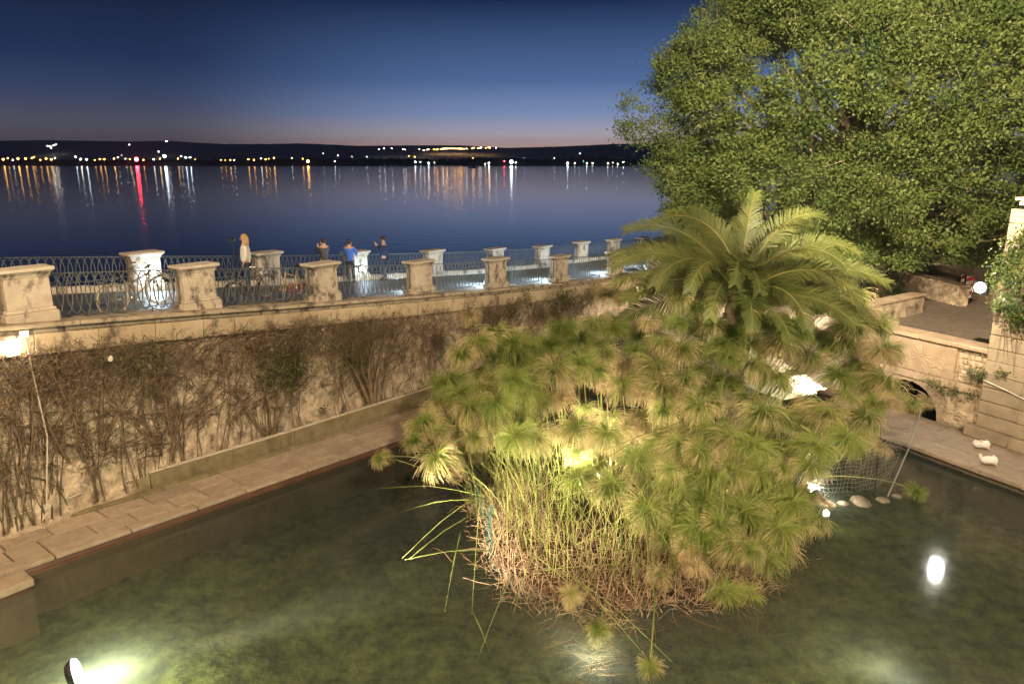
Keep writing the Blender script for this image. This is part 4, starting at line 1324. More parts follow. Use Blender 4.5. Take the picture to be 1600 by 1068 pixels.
def tubes_np(lines, sides=3):
    """Many thin branches as one mesh: lines = [(pts (n,3), r0, r1)]."""
    VV = []; FF = []; base = 0
    for pts, r0, r1 in lines:
        pts = np.asarray(pts, float); n_ = len(pts)
        t = np.gradient(pts, axis=0); t /= np.linalg.norm(t, axis=1, keepdims=True) + 1e-9
        ref = np.tile([0.31, 0.52, 0.79], (n_, 1))
        u = np.cross(t, ref); u /= np.linalg.norm(u, axis=1, keepdims=True) + 1e-9
        w = np.cross(t, u); r_ = np.linspace(r0, r1, n_)[:, None]
        ring_ = [pts + (u * math.cos(2 * math.pi * k / sides) + w * math.sin(2 * math.pi * k / sides)) * r_ for k in range(sides)]
        VV.append(np.stack(ring_, 1).reshape(-1, 3))
        i = np.arange(n_ - 1)[:, None] * sides; k = np.arange(sides)[None]; k2 = (k + 1) % sides
        FF.append(np.stack([i + k, i + k2, i + sides + k2, i + sides + k], -1).reshape(-1, 4) + base)
        base += n_ * sides
    return np.vstack(VV), np.vstack(FF)


def leaves_np(C, size, rg, out=None, asp=0.55):
    """Rhombic, slightly folded leaves at points C."""
    n_ = len(C)
    d = rg.normal(0, 1, (n_, 3)); d /= np.linalg.norm(d, axis=1, keepdims=True)
    if out is not None: d = d + out; d /= np.linalg.norm(d, axis=1, keepdims=True) + 1e-9
    q = rg.normal(0, 1, (n_, 3)); s_ = np.cross(d, q); s_ /= np.linalg.norm(s_, axis=1, keepdims=True) + 1e-9
    sz = (size * rg.uniform(0.7, 1.25, n_))[:, None]
    nn = np.cross(d, s_)
    a = C; m_ = C + d * sz * 0.5
    V = np.stack([a, m_ + s_ * sz * asp / 2 + nn * sz * .06, C + d * sz, m_ - s_ * sz * asp / 2 + nn * sz * .06], 1).reshape(-1, 3)
    return V, (np.arange(n_)[:, None] * 4 + np.arange(4)[None])


def vine(label, s0, wS, top_frac, n_tw, seed, n_leaf=120, lean=0.0, trunk_r=0.05, ntr=3, density_top=True):
    rg = np.random.default_rng(seed)
    r = empty('wall_vine', W(s0, oin(s0) + 0.25, 0.5)); r.location = (0, 0, 0)
    tag(r, label, 'vine', 'dry vines climbing the retaining wall')
    b = MB(); mains = []
    ztop = zp(s0) - 0.55
    for k in range(ntr):
        s = s0 + rg.uniform(-0.12, 0.12); z = 0.45; off = oin(s0) + 0.32
        tgt_s = s0 + lean + (k - (ntr - 1) / 2) * wS * 0.55 + rg.normal(0, .2); tgt_z = ztop * top_frac * rg.uniform(.8, 1.0)
        pts = []
        for i in range(14):
            f = i / 13
            pts.append((s + (tgt_s - s) * f ** 1.5 + 0.10 * math.sin(f * 9 + k * 2 + seed) * f, off + (-0.33 - off) * min(1, f * 1.8), z + (tgt_z - z) * f))
        mains.append(pts)
        b.tube([W(*p) for p in pts], [trunk_r * (1 - 0.72 * i / 13) for i in range(14)], 6)
    b.build('trunk', vine_m, r, True)
    lines = []; tips = []
    src = [p for m_ in mains for p in m_[3:]]
    # secondary boughs
    for k in range(9 + ntr):
        sb = s0 + rg.normal(0, wS * .45); st = sb + rg.normal(lean * .5, .45); ph_ = rg.uniform(0, 6); pts = []
        zt = (zp(st) - .6) * rg.uniform(.75, 1.0); ob = min(-.2, oin(sb) + .28)
        for i in range(13):
            f = i / 12
            pts.append((sb + (st - sb) * f + .09 * math.sin(f * 7 + ph_), ob + (-.30 - ob) * min(1, f * 2) + .04 * math.sin(f * 11 + ph_), .5 + (zt - .5) * f))
        lines.append(([W(*q) for q in pts], rg.uniform(.012, .024), .007)); src += pts[4:]
    boughs = []
    for k in range(max(10, n_tw // 45)):
        p = src[rg.integers(len(src))]; s, off, z = p
        a = rg.uniform(-0.5, math.pi + 0.5); L_ = rg.uniform(0.5, 1.5) * wS / 2.2
        pts = []
        for i in range(9):
            pts.append((s, off, z))
            a += rg.normal(0, .28); s += L_ / 8 * math.cos(a); z = min(z + L_ / 8 * math.sin(a) * .75, zp(s) - 0.40); z = max(z, .5); off = max(-0.62, min(-0.2, off + rg.normal(0, .035)))
        lines.append(([W(*q) for q in pts], 0.022, 0.009)); boughs += pts[2:]
    src2 = boughs + src
    for k in range(int(n_tw * .62)):
        s, off, z = src2[rg.integers(len(src2))]
        if density_top and rg.random() < .55:
            s = s0 + lean + rg.normal(0, wS * .55); zt = zp(s) - .62; z = zt - abs(rg.normal(0, .7)) * 1.0; off = rg.uniform(-0.55, -0.22)
        a = rg.uniform(0, 2 * math.pi); L_ = rg.uniform(0.18, 0.75); pts = []
        for i in range(6):
            pts.append((s, off, z)); a += rg.normal(0, .42); s += L_ / 5 * math.cos(a); z += L_ / 5 * math.sin(a) - .012; off = max(-0.75, min(-0.17, off + rg.normal(0, .04)))
            z = min(max(z, .45), zp(s) - .35)
        lines.append(([W(*q) for q in pts], rg.uniform(.006, .010), .003)); tips.append(pts[rg.integers(2, 6)])
    V, Fq = tubes_np(lines)
    o = obj('twigs', np_mesh('twigs', V, Fq, vine_m), r); o['kind'] = 'stuff'
    n_leaf *= 3
    ti = [tips[i] for i in rg.integers(0, len(tips), n_leaf)]
    cl = np.array([W(*t) for t in ti]) + rg.normal(0, .05, (n_leaf, 3))
    V, Fq = leaves_np(cl, 0.055, rg)
    o = obj('dry_leaves', np_mesh('dry_leaves', V, Fq, dleaf), r); o['kind'] = 'stuff'
    return r


def green_tuft(label, s, z, rad, n_, seed, group='green sprays among the dry vines', off=-0.5, zr=None):
    rg = np.random.default_rng(seed)
    r = empty('creeper_spray'); tag(r, label, 'creeper', group)
    k = rg.normal(0, 1, (n_, 3)) * np.array([rad, 0.09, zr or rad]) * .6
    C = np.array([W(s + a, off + b_, z + c) for a, b_, c in k])
    V, Fq = leaves_np(C, 0.075, rg, None, 0.7)
    obj('leaves', np_mesh('leaves', V, Fq, vleaf), r)['kind'] = 'stuff'
    lines = []
    for i in range(max(4, n_ // 18)):
        p = k[rg.integers(n_)]
        lines.append(([W(s + p[0] * f, off + .2 - .2 * f, z + p[2] * f - .1 * (1 - f)) for f in np.linspace(0, 1, 4)], .005, .003))
    V, Fq = tubes_np(lines); obj('stems', np_mesh('stems', V, Fq, vine_m), r)
    return r


def s_foot(x, y): return on_wall(x, y, -0.2)[0]


vine('dry vine at the left picture edge, its branches glowing pale under the lantern', -0.2, 1.6, .9, 900, 31, 160, .2, .045, 4)
vine('dry vine with a forked trunk rising from the kerb beside the pale conduit', s_foot(146, 780), 2.0, .95, 1500, 32, 260, .2, .06, 4)
vine('slender many-stemmed dry vine behind the kerb at the middle of the left wall', s_foot(272, 742), 2.0, .95, 1500, 33, 260, -.2, .038, 5)
vine('dense brown tangle of dry vine high on the wall below the streaked pillar', s_foot(420, 690), 2.3, .9, 2100, 34, 380, .3, .04, 4)
vine('largest dry vine with thick twin trunks and a dark bushy head near the path end', s_foot(572, 650), 2.0, .97, 2300, 35, 420, -.1, .085, 4)
vine('sparse dry vine against pale plaster just left of the papyrus', s_foot(668, 622), 1.5, .8, 800, 36, 120, .1, .03, 3)
vine('dark matted vine under the cornice behind the papyrus tops', 17.0, 2.6, .95, 1800, 37, 500, 0, .04, 4)
vine('dark matted vine under the cornice nearest the palm', 22.5, 3.0, .95, 1600, 38, 500, 0, .04, 4)
for x, y, rd_, n_, lab in ((455, 575, .7, 750, 'green leafy spray at the middle of the wall in the dry vines'), (425, 585, .45, 260, 'pale green spray just left of the middle leafy spray'), (205, 578, .25, 90, 'small bright green leaf cluster below the ashlar band on the left'), (158, 563, .16, 36, 'tiny green leaf cluster at the upper left of the vines'), (240, 556, .4, 130, 'sprinkle of green leaves under the stained ashlar'), (545, 560, .7, 320, 'sparse green leaves in the bushy vine head'), (505, 640, .12, 30, 'small weed growing near the foot of the plaster wall')):
    s, z = on_wall(x, y, -.5); green_tuft(lab, s, z, rd_, n_, int(x))
for x, y, rd_, n_, lab in ((825, 465, .35, 130, 'tall green creeper sprig rising against the cornice'), (735, 497, .3, 90, 'dark green creeper clump left of the papyrus top under the cornice'), (800, 490, .5, 160, 'green creeper fringe hanging below the cornice stones'), (880, 465, .9, 420, 'long green creeper fringe along the wall top left of the palm'), (925, 458, .7, 300, 'green creeper clump beside the first palm frond tips')):
    s, z = on_wall(x, y, -.5); green_tuft(lab, s, z, rd_, n_, int(x), zr=.45)
# scraps caught in the vines
pink_m = M('pink_scrap', (0.40, 0.17, 0.14), rough=.8)
for x, y, sz, m_, lab in ((297, 537, .08, pink_m, 'pink paper scrap caught in the vine below the ashlar'), (173, 560, .15, stone_cap, 'crumpled white scrap caught in the upper vine'), (160, 585, .06, pink_m, 'faded pink scrap low in the left vine'), (425, 545, 0.07, stone_cap, 'small white scrap in the vine below the bicycles'), (505, 515, .08, stone_cap, 'white scrap hanging under the cornice near the streaked pillar')):
    s, z = on_wall(x, y, -.62)
    rs = random.Random(int(x)); bm = bmesh.new(); bmesh.ops.create_icosphere(bm, subdivisions=2, radius=sz / 2)
    for v in bm.verts: v.co = v.co * rs.uniform(.55, 1.2); v.co.y *= .4
    me = bpy.data.meshes.new('paper_scrap'); bm.to_mesh(me); bm.free(); me.materials.append(m_)
    tag(obj('paper_scrap', me, None, W(s, -.62, z), (0, 0, A_D)), lab, 'litter')

# ================================================================== ISLAND AND PAPYRUS
IC = Vector((2.9, 18.1)); IRX, IRY = 4.3, 5.5
straw_m = leaf_mat('dry_straw', (0.24, 0.16, 0.09), (0.50, 0.37, 0.24), trans=.15, scale=6, rnd=0)
mud_m = M('island_mud', (0.05, 0.03, 0.018), (0.12, 0.075, 0.045), scale=4, bump=.05, bscale=9)


def island_r(a):
    return 1.0 + .06 * math.sin(3 * a + 1) + .05 * math.sin(5 * a) + .02 * math.sin(11 * a + 2) + .015 * math.sin(17 * a)


na, nr = 64, 14; V = []; Fq = []
for j in range(nr):
    f = max(0, j - 2) / (nr - 3)
    for i in range(na):
        a = 2 * math.pi * i / na; k = island_r(a) * (.86, .93)[j] if j < 2 else island_r(a) * (1 - f)
        z = (-1.1, -.35)[j] if j < 2 else .06 + .44 * (1 - (1 - f) ** 3)
        V.append((IC.x + IRX * k * math.cos(a), IC.y + IRY * k * math.sin(a), z - .02 + rng.normal(0, .05)))
for j in range(nr - 1):
    for i in range(na): Fq.append((j * na + i, j * na + (i + 1) % na, (j + 1) * na + (i + 1) % na, (j + 1) * na + i))
tag(obj('island', np_mesh('island', V, Fq, mud_m, True)), kind='structure')
lines = []
rg = np.random.default_rng(77)
for k in range(4300):
    a = rg.uniform(0, 2 * math.pi) if rg.random() < .25 else rg.uniform(math.pi * 1.0, math.pi * 1.98)
    q = (1 - rg.random() ** 2 * .45) * island_r(a) * rg.uniform(.9, 1.08)
    p = np.array([IC.x + IRX * q * math.cos(a), IC.y + IRY * q * math.sin(a), max(0.0, .42 * (1.05 - q) * 3) + rg.uniform(0, .12)])
    el = abs(rg.normal(0, .7)); az = rg.uniform(0, 6.28); L_ = rg.uniform(.15, .75)
    d = np.array([math.cos(az) * math.cos(el), math.sin(az) * math.cos(el), math.sin(el)])
    bend = rg.normal(0, .15, 3) * L_
    lines.append(([p, p + d * L_ * .5 + bend * .6, p + d * L_ + bend * .2 - np.array([0, 0, .08])], rg.uniform(.006, .013), .004))
V, Fq = tubes_np(lines, 3)
tag(obj('dry_straw', np_mesh('dry_straw', V, Fq, straw_m)), kind='stuff')

pap_g = leaf_mat('papyrus_green', (0.15, 0.225, 0.035), (0.31, 0.37, 0.095), tip=(0.60, 0.47, 0.26), trans=.33, scale=.8, rnd=.16)
pap_stem = leaf_mat('papyrus_stem', (0.16, 0.21, 0.04), (0.30, 0.32, 0.10), trans=.1, scale=.6, rnd=.15)
pap_dry = leaf_mat('papyrus_dry_stem', (0.25, 0.16, 0.08), (0.42, 0.29, 0.16), trans=.1, scale=.6, rnd=.15)


def umbel_mesh(kind, seed, n_=640):
    rg = np.random.default_rng(seed)
    beta = {'green': 88, 'mixed': 100, 'tan': 112, 'dry': 138, 'open': 66}[kind]
    thm = {'green': 100, 'mixed': 96, 'tan': 86, 'dry': 60, 'open': 112}[kind]
    if kind == 'dry': n_ = 380
    th = R(thm) * np.sqrt(rg.uniform(.02, 1, n_)); ph = rg.uniform(0, 2 * math.pi, n_)
    ph += .16 * np.sin(ph * 4 + seed)          # strands gather in uneven locks
    L_ = rg.uniform(.72, 1.06, n_) * (1 + .10 * np.sin(ph * 3 + seed)) * (1 - .12 * th / R(thm))
    be = R(beta) * rg.uniform(.75, 1.2, n_)
    K = 8; ts = np.linspace(0, 1, K)
    er = np.stack([np.cos(ph), np.sin(ph), np.zeros(n_)], 1); ez = np.array([0, 0, 1.0])
    P = [np.zeros((n_, 3))]
    wob = rg.normal(0, .055, (n_, 3))
    for t in ts[1:]:
        al = np.minimum(th + be * (t - .5 / (K - 1)) ** 1.25, R(172))
        P.append(P[-1] + (er * np.sin(al)[:, None] + ez * np.cos(al)[:, None]) * (L_ / (K - 1))[:, None] + wob * (t / K))
    P = np.stack(P, 1)
    d = er
    sd = np.cross(d, rg.normal(0, 1, (n_, 3))); sd /= np.linalg.norm(sd, axis=1, keepdims=True) + 1e-9
    w = (.0085 * (1 - .4 * ts))[None, :, None]
    A = P + sd[:, None] * w; B = P - sd[:, None] * w
    V = np.stack([A, B], 2).reshape(-1, 3)
    i = np.arange(n_)[:, None] * K * 2; k = np.arange(K - 1)[None] * 2
    Fq = np.stack([i + k, i + k + 1, i + k + 3, i + k + 2], -1).reshape(-1, 4)
    rnd = rg.random(n_)[:, None]
    if kind in ('green', 'open'): tip = np.clip((ts[None] - .68) * 2.2, 0, 1) * (rnd > .5) * .8
    elif kind == 'mixed': tip = np.clip((ts[None] - .42) * 2.4, 0, 1) * (rnd > .22) * .95
    elif kind == 'tan': tip = np.clip((ts[None] - .15) * 2.6, 0, 1) * np.where(rnd > .15, 1, .3)
    else: tip = np.full((n_, K), .95) * np.where(rnd > .1, 1, .7)
    attr = np.repeat(tip, 2, axis=1).ravel()
    mb = MB(); mb.ball((0, 0, .02), (.05, .05, .06), 7, 5)
    nb = len(V); V2 = np.vstack([V, np.array(mb.v)]); F2 = np.vstack([Fq, np.array([f for f in mb.f]) + nb])
    return np_mesh('umbel', V2, F2, pap_g, False, np.concatenate([attr, np.full(len(mb.v), 1.0)]))


UM = {k: [umbel_mesh(k, 100 + 10 * i + j) for j in range(5)] for i, k in enumerate(('green', 'mixed', 'tan', 'dry', 'open'))}
PL = {'green': 'green mop-headed papyrus', 'mixed': 'tan-tipped papyrus', 'tan': 'mostly tan papyrus', 'dry': 'dead brown papyrus', 'open': 'open green starburst papyrus'}
PG = {'green': 'green papyrus stalks', 'mixed': 'tan-tipped papyrus stalks', 'tan': 'tan papyrus stalks', 'dry': 'dead papyrus stalks', 'open': 'open-headed papyrus stalks'}


def zone(x, y):
    if y < 520 and x > 1080: return 'just below the palm crown'
    if y < 540: return 'at the back of the clump against the vine wall'
    if x < 760: return 'at the left edge of the clump near the path'
    if x > 1320: return 'at the right end near the carved parapet'
    if y > 760: return 'low at the front right of the clump'
    if x > 1130: return 'on the right side before the lit back wall'
    if y > 660: return 'in the lit front of the clump'
    return 'in the left middle of the clump' if x < 950 else 'in the middle of the clump below the palm'


def stalk(head, rad, kind, seed, base=None, label=None, squash=1.0, zn=None):
    rs = random.Random(seed)
    head = Vector(head)
    if base is None:
        v = Vector((head.x - IC.x, head.y - IC.y))
        q = math.hypot(v.x / IRX, v.y / IRY)
        k = min(.72, .82 / max(q, .01))
        base = Vector((IC.x + v.x * k + rs.uniform(-.35, .35), IC.y + v.y * k + rs.uniform(-.35, .35), .25))
    base = Vector(base)
    r = empty('papyrus_stalk', base)
    tag(r, label or PL[kind] + ' ' + zn, 'papyrus', None if label else PG[kind] + ' ' + zn)
    hv = head - base; H_ = hv.z
    horiz = Vector((hv.x, hv.y, 0))
    c1 = Vector((0, 0, max(H_, .5) * .62)) + horiz * .22 + Vector((rs.uniform(-.1, .1), rs.uniform(-.1, .1), 0))
    c2 = hv * .80 + Vector((0, 0, max(0.05, .14 * horiz.length)))
    pts = []
    for i in range(9):
        t = i / 8
        pts.append(c1 * (3 * (1 - t) ** 2 * t) + c2 * (3 * (1 - t) * t * t) + hv * t ** 3)
    b = MB(); b.tube(pts, [.020 - .009 * i / 8 for i in range(9)], 4)
    b.build('stem', pap_dry if kind == 'dry' else pap_stem, r, True)
    o = obj('umbel', UM[kind][rs.randrange(5)], r, hv)
    tdir = (pts[-1] - pts[-2]).normalized()
    tilt = Vector((tdir.x, tdir.y, 0)); ta = min(.5, tilt.length * .5)
    ax = Vector((0, 0, 1)).cross(tilt) if tilt.length > .05 else Vector((1, 0, 0))
    o.rotation_mode = 'QUATERNION'
    from mathutils import Quaternion
    o.rotation_quaternion = Quaternion(ax.normalized(), ta) @ Quaternion((0, 0, 1), rs.uniform(0, 6.28))
    o.scale = (rad, rad, rad * squash)
    return r


YX = [(430, 24.0), (500, 20.4), (600, 18.5), (720, 15.9), (820, 14.6), (960, 13.2)]
yy = lambda y: float(np.interp(y, [a for a, _ in YX], [b_ for _, b_ in YX]))
TOPY = [(640, 650), (700, 575), (735, 505), (780, 500), (850, 505), (920, 470), (985, 490), (1050, 478), (1130, 490), (1200, 480), (1290, 455), (1360, 470), (1385, 560), (1440, 610)]
BOTY = [(640, 690), (700, 735), (780, 690), (850, 700), (950, 760), (1040, 850), (1150, 930), (1230, 850), (1300, 700), (1380, 650), (1440, 650)]
rp = random.Random(4)
k = 0; tries = 0; placed = []
while k < 150 and tries < 30000:
    tries += 1
    x = rp.uniform(645, 1425)
    y0 = np.interp(x, [a for a, _ in TOPY], [b_ for _, b_ in TOPY]) + 18; y1 = np.interp(x, [a for a, _ in BOTY], [b_ for _, b_ in BOTY])
    y = rp.uniform(y0, y1)
    if 1140 < x < 1305 and 510 < y < 625 and rp.random() < .9: continue
    if 770 < x < 1010 and y > 690 and rp.random() < .7: continue
    if any((x - a) ** 2 + (y - b_) ** 2 < (25 if y < 700 else 28) ** 2 for a, b_ in placed): continue
    placed.append((x, y))
    Y = yy(y) + rp.uniform(-1.0, 1.0) + (.6 if x < 760 else 0)
    h = at_y(x, y, Y)
    kind = rp.choices(('green', 'mixed', 'tan', 'dry', 'open'), (.36, .42, .08, .05, .09))[0]
    if x < 800 and rp.random() < .35: kind = 'mixed'
    px = 62 * 18 / Y
    rad = rp.choice((rp.uniform(28, 42), rp.uniform(40, 58), rp.uniform(40, 58))) / px * (.92 if y < 560 else 1.0)
    stalk(h, rad, kind, k, zn=zone(x, y))
    k += 1
for j, (x, y, Y, kd) in enumerate(((962, 505, 21.5, 'mixed'), (1002, 525, 20.6, 'green'), (1040, 502, 20.4, 'green'), (1085, 482, 20.0, 'green'), (1112, 508, 19.6, 'mixed'), (1150, 522, 19.4, 'green'), (1192, 500, 19.8, 'open'), (1232, 505, 19.6, 'green'), (1262, 482, 20.2, 'mixed'), (1302, 476, 20.6, 'green'), (1345, 492, 20.4, 'tan'), (1125, 545, 19.0, 'open'), (1318, 535, 19.8, 'green'), (905, 520, 22.0, 'green'), (870, 530, 22.0, 'open'), (832, 542, 22, 'green'), (790, 528, 22.4, 'mixed'), (1065, 470, 20.2, 'mixed'), (930, 545, 21, 'green'), (1175, 475, 20.0, 'green'), (1010, 800, 14.4, 'mixed'), (1050, 752, 15.0, 'green'), (1102, 782, 14.6, 'green'), (1142, 738, 15.4, 'mixed'), (1184, 702, 16.2, 'green'), (1092, 828, 14.0, 'green'), (1142, 852, 13.8, 'mixed'), (1196, 872, 13.8, 'green'), (1226, 764, 15.4, 'green'), (1160, 800, 14.6, 'open'), (958, 762, 15.0, 'mixed'), (902, 748, 15.4, 'green'), (1000, 718, 15.6, 'green'), (1062, 700, 15.8, 'mixed'), (1118, 672, 16.4, 'green'), (1212, 828, 14.4, 'mixed'))):
    stalk(at_y(x, y, Y), rp.uniform(.62, .84), kd, 300 + j, zn=zone(x, y))
# heads one can single out
SP = [((596, 716), 17.2, .42, 'mixed', 'lone papyrus head arching out over the dark water left of the clump'),
      ((657, 668), 17.4, .66, 'mixed', 'shaggy tan-tipped papyrus head at the left edge of the clump above the path'),
      ((672, 640), 18.6, .45, 'dry', 'brown dead papyrus head at the upper left edge of the clump'),
      ((695, 700), 17.0, .60, 'tan', 'long tan papyrus mop hanging beside the water at the clump edge'),
      ((735, 495), 23.6, .62, 'tan', 'tan papyrus mop hanging against the vine-covered wall'),
      ((952, 462), 24.0, .85, 'tan', 'big tan papyrus mop below the left palm fronds'),
      ((1335, 462), 22.4, .80, 'mixed', 'wide tan-fringed papyrus head at the right end of the palm'),
      ((1392, 545), 20.6, .60, 'open', 'open green papyrus head in front of the carved parapet'),
      ((1398, 618), 19.6, .72, 'mixed', 'broad papyrus head covering the low arch'),
      ((1448, 628), 19.4, .40, 'tan', 'brightly lit curly tan head at the right tip of the clump'),
      ((1372, 700), 18.2, .62, 'dry', 'long brown papyrus tassel hanging inside the wire net'),
      ((1272, 815), 15.4, .55, 'mixed', 'papyrus head hanging low over the water right of the island'),
      ((1288, 785), 15.8, .32, 'dry', 'small brown tassel just above the low-hanging papyrus head'),
      ((1085, 885), 13.3, .52, 'dry', 'brown starburst of a dead papyrus head at the front right of the island'),
      ((1068, 855), 13.6, .42, 'tan', 'tan papyrus mop above the brown starburst head'),
      ((1030, 900), 13.0, .42, 'tan', 'tan papyrus tassel touching the water at the island front'),
      ((1130, 925), 13.0, .55, 'green', 'dark green papyrus head drooping to the water at the front right'),
      ((1170, 930), 13.2, .45, 'green', 'second dark green head drooping to the water beside the front right one'),
      ((935, 985), 12.1, .40, 'mixed', 'brightly lit pale papyrus head dipping into the water in front of the island'),
      ((893, 930), 12.7, .40, 'tan', 'narrow pale tassel hanging at the water edge in front of the island'),
      ((1016, 1043), 11.2, .36, 'mixed', 'papyrus head floating at the bottom of the picture at the end of a long stem'),
      ((1432, 768), 17.6, .40, 'open', 'small green papyrus head hanging by a thin stem right of the net'),
      ((508 + 205, 742), 16.6, .40, 'dry', 'faded papyrus tassel beside the teal netting')]
for j, ((x, y), Y, rd_, kd, lab) in enumerate(SP):
    h = at_y(x, y, Y)
    if h.z < 0.12: h = at_z(x, y, 0.12)
    stalk(h, rd_, kd, 500 + j, None, lab)

# bare stems: upright reeds standing in the lit front, and long ones leaning out over the water
lines = []; rg = np.random.default_rng(9)
for k in range(600):
    a = rg.uniform(math.pi * .95, math.pi * 2.05); q = rg.uniform(.45, .97)
    p = np.array([IC.x + IRX * q * math.cos(a), IC.y + IRY * q * math.sin(a), .2])
    H_ = rg.uniform(.9, 2.6); ln = rg.normal(0, .30, 2) + np.array([math.cos(a), math.sin(a)]) * .12
    lines.append(([p + np.array([ln[0] * H_ * f * f, ln[1] * H_ * f * f, H_ * f]) for f in (0, .35, .7, 1)], rg.uniform(.006, .012), .004))
V, Fq = tubes_np(lines, 4)
tag(obj('reed_stems', np_mesh('reed_stems', V, Fq, pap_stem)), kind='stuff')
lines = []
for k in range(650):
    a = rg.uniform(math.pi * 1.0, math.pi * 1.9); q = rg.uniform(.62, 1.02) * island_r(a)
    p = np.array([IC.x + IRX * q * math.cos(a), IC.y + IRY * q * math.sin(a), .05 + max(0, .5 * (1.02 - q))])
    H_ = rg.uniform(.25, .95); ln = rg.normal(0, .16, 2) + np.array([math.cos(a), math.sin(a)]) * .1
    lines.append(([p + np.array([ln[0] * f, ln[1] * f, H_ * f]) for f in (0, .5, 1)], rg.uniform(.008, .014), .006))
V, Fq = tubes_np(lines, 4)
tag(obj('dry_stubble', np_mesh('dry_stubble', V, Fq, leaf_mat('pale_stubble', (0.30, 0.19, 0.11), (0.52, 0.38, 0.26), trans=.1, scale=5, rnd=0))), kind='stuff')
LS = [((745, 775), 14.8, (628, 872), 13.6), ((745, 800), 14.6, (640, 872), 13.6), ((740, 780), 15, (625, 800), 15.8), ((760, 775), 15.2, (590, 763), 17), ((770, 860), 14, (632, 874), 13.6), ((720, 830), 14.4, (695, 955), 12.6), ((752, 760), 14.6, (737, 960), 12.4), ((738, 955), 12.4, (765, 1032), 11.5), ((800, 900), 13.2, (745, 1055), 11.2), ((870, 880), 13.2, (1016, 1040), 11.2), ((880, 890), 13.1, (1062, 1062), 11.0), ((840, 870), 13.4, (950, 975), 12.2), ((830, 870), 13.2, (800, 975), 12.5), ((900, 850), 13.4, (1180, 775), 14.2), ((850, 890), 13.2, (1070, 890), 13.2), ((870, 780), 14, (1100, 725), 14.8), ((1180, 770), 15.2, (1310, 820), 15), ((1060, 660), 15, (830, 770), 13.8), ((990, 690), 14.6, (760, 860), 13.4), ((1120, 800), 14.4, (960, 880), 13.2), ((1230, 815), 15, (1150, 900), 13.6), ((1205, 790), 15, (1235, 900), 13.8), ((1335, 610), 19.3, (1535, 600), 20.5), ((1330, 650), 19.2, (1500, 632), 20.2), ((1300, 640), 19, (1180, 845), 15.2), ((1270, 690), 17.4, (1180, 800), 15.6)]
for j, ((xa, ya), Ya, (xb, yb), Yb) in enumerate(LS):
    a, c = at_y(xa, ya, Ya), at_y(xb, yb, Yb)
    a.z = max(a.z, .1); c.z = max(c.z, .03)
    b = MB(); m_ = (a + c) / 2 + Vector((0, 0, (a - c).length * .05))
    b.tube([a.lerp(m_, .0), a * .56 + m_ * .88 - a * .44 - c * 0 if False else a.lerp(m_, .5) + Vector((0, 0, .02)), m_, m_.lerp(c, .5) + Vector((0, 0, .01)), c], [.010, .0095, .009, .007, .005], 5)
    tag(b.build('bare_papyrus', pap_stem, None, True), 'long bare papyrus stem leaning out of the island clump', 'papyrus', 'bare leaning papyrus stems')
# floating dead heads
for x, y, rd_, lab in ((612, 850, .5, 'yellowed papyrus head floating in the dark water left of the island'), (652, 835, .45, 'yellow floating papyrus head nearer the island on the left'), (625, 888, .5, 'sunken yellow papyrus head where two leaning stems meet the water'), (1215, 905, .55, 'half sunken papyrus head at the right front of the island')):
    p = at_z(x, y, .02); r = empty('floating_papyrus_head', p, rp.uniform(0, 6)); tag(r, lab, 'papyrus')
    o = obj('umbel', UM['mixed'][int(x) % 5], r); o.scale = (rd_, rd_, rd_ * .12)

# sunken brown stems round the island foot
lines = []; rg = np.random.default_rng(90)
for k in range(900):
    a = rg.uniform(math.pi * .98, math.pi * 1.9); q = island_r(a) * (1.0 + abs(rg.normal(0, .13)))
    p = np.array([IC.x + IRX * q * math.cos(a), IC.y + IRY * q * math.sin(a), rg.uniform(-.35, .12)])
    az = rg.uniform(0, 6.28); L_ = rg.uniform(.3, 1.1); d = np.array([math.cos(az), math.sin(az), rg.normal(-.12, .12)])
    lines.append(([p, p + d * L_ * .5 + rg.normal(0, .04, 3), p + d * L_], rg.uniform(.006, .013), .004))
V, Fq = tubes_np(lines, 3)
tag(obj('sunken_reeds', np_mesh('sunken_reeds', V, Fq, M('sunken_reed', (.10, .055, .02), (.22, .13, .05), scale=6))), kind='stuff')

# ---- nets
net_m = M('pale_wire', (0.26, 0.28, 0.25), rough=.5, metal=.3)
teal_m = M('teal_netting', (0.02, 0.16, 0.16), rough=.6)


def net(grid, r_, name, mat, parent):
    lines = [(np.array(row), r_, r_) for row in grid] + [(np.array(colm), r_, r_) for colm in zip(*grid)]
    V, Fq = tubes_np(lines, 3)
    o = obj(name, np_mesh(name, V, Fq, mat), parent); o['kind'] = 'stuff'


nf = empty('wire_net_fence'); tag(nf, 'bent pale wire net fencing the right edge of the papyrus island', 'net')
TOPN = [at_y(x, y, Y) for x, y, Y in ((1255, 672, 17.8), (1300, 690, 18.6), (1350, 684, 19.4), (1395, 672, 19.6), (1432, 660, 19.0))]
BOTN = [at_z(x, y, .03) for x, y in ((1252, 765), (1290, 775), (1330, 775), (1360, 770), (1388, 752))]
grid = []
for j in range(16):
    f = j / 15; row = []
    for i in range(27):
        g_ = i / 26 * 4; k = min(3, int(g_)); u = g_ - k
        p = TOPN[k].lerp(TOPN[k + 1], u).lerp(BOTN[k].lerp(BOTN[k + 1], u), f)
        p = p + Vector((0.03 * math.sin(i * .9 + j), .12 * math.sin(math.pi * f) * (1 - .3 * math.sin(i)), 0.015 * math.sin(i * 1.7)))
        row.append(tuple(p))
    grid.append(row)
net(grid, .0045, 'wire_mesh', net_m, nf)
b = MB(); b.tube([at_y(1440, 640, 19.0), at_y(1420, 700, 18.8), at_z(1384, 782, .0)], .022, 6); b.build('end_post', net_m, nf)
b = MB(); b.tube([at_y(1376, 668, 19.7), at_z(1366, 770, 0)], .018, 6); b.build('post', black_m, nf)
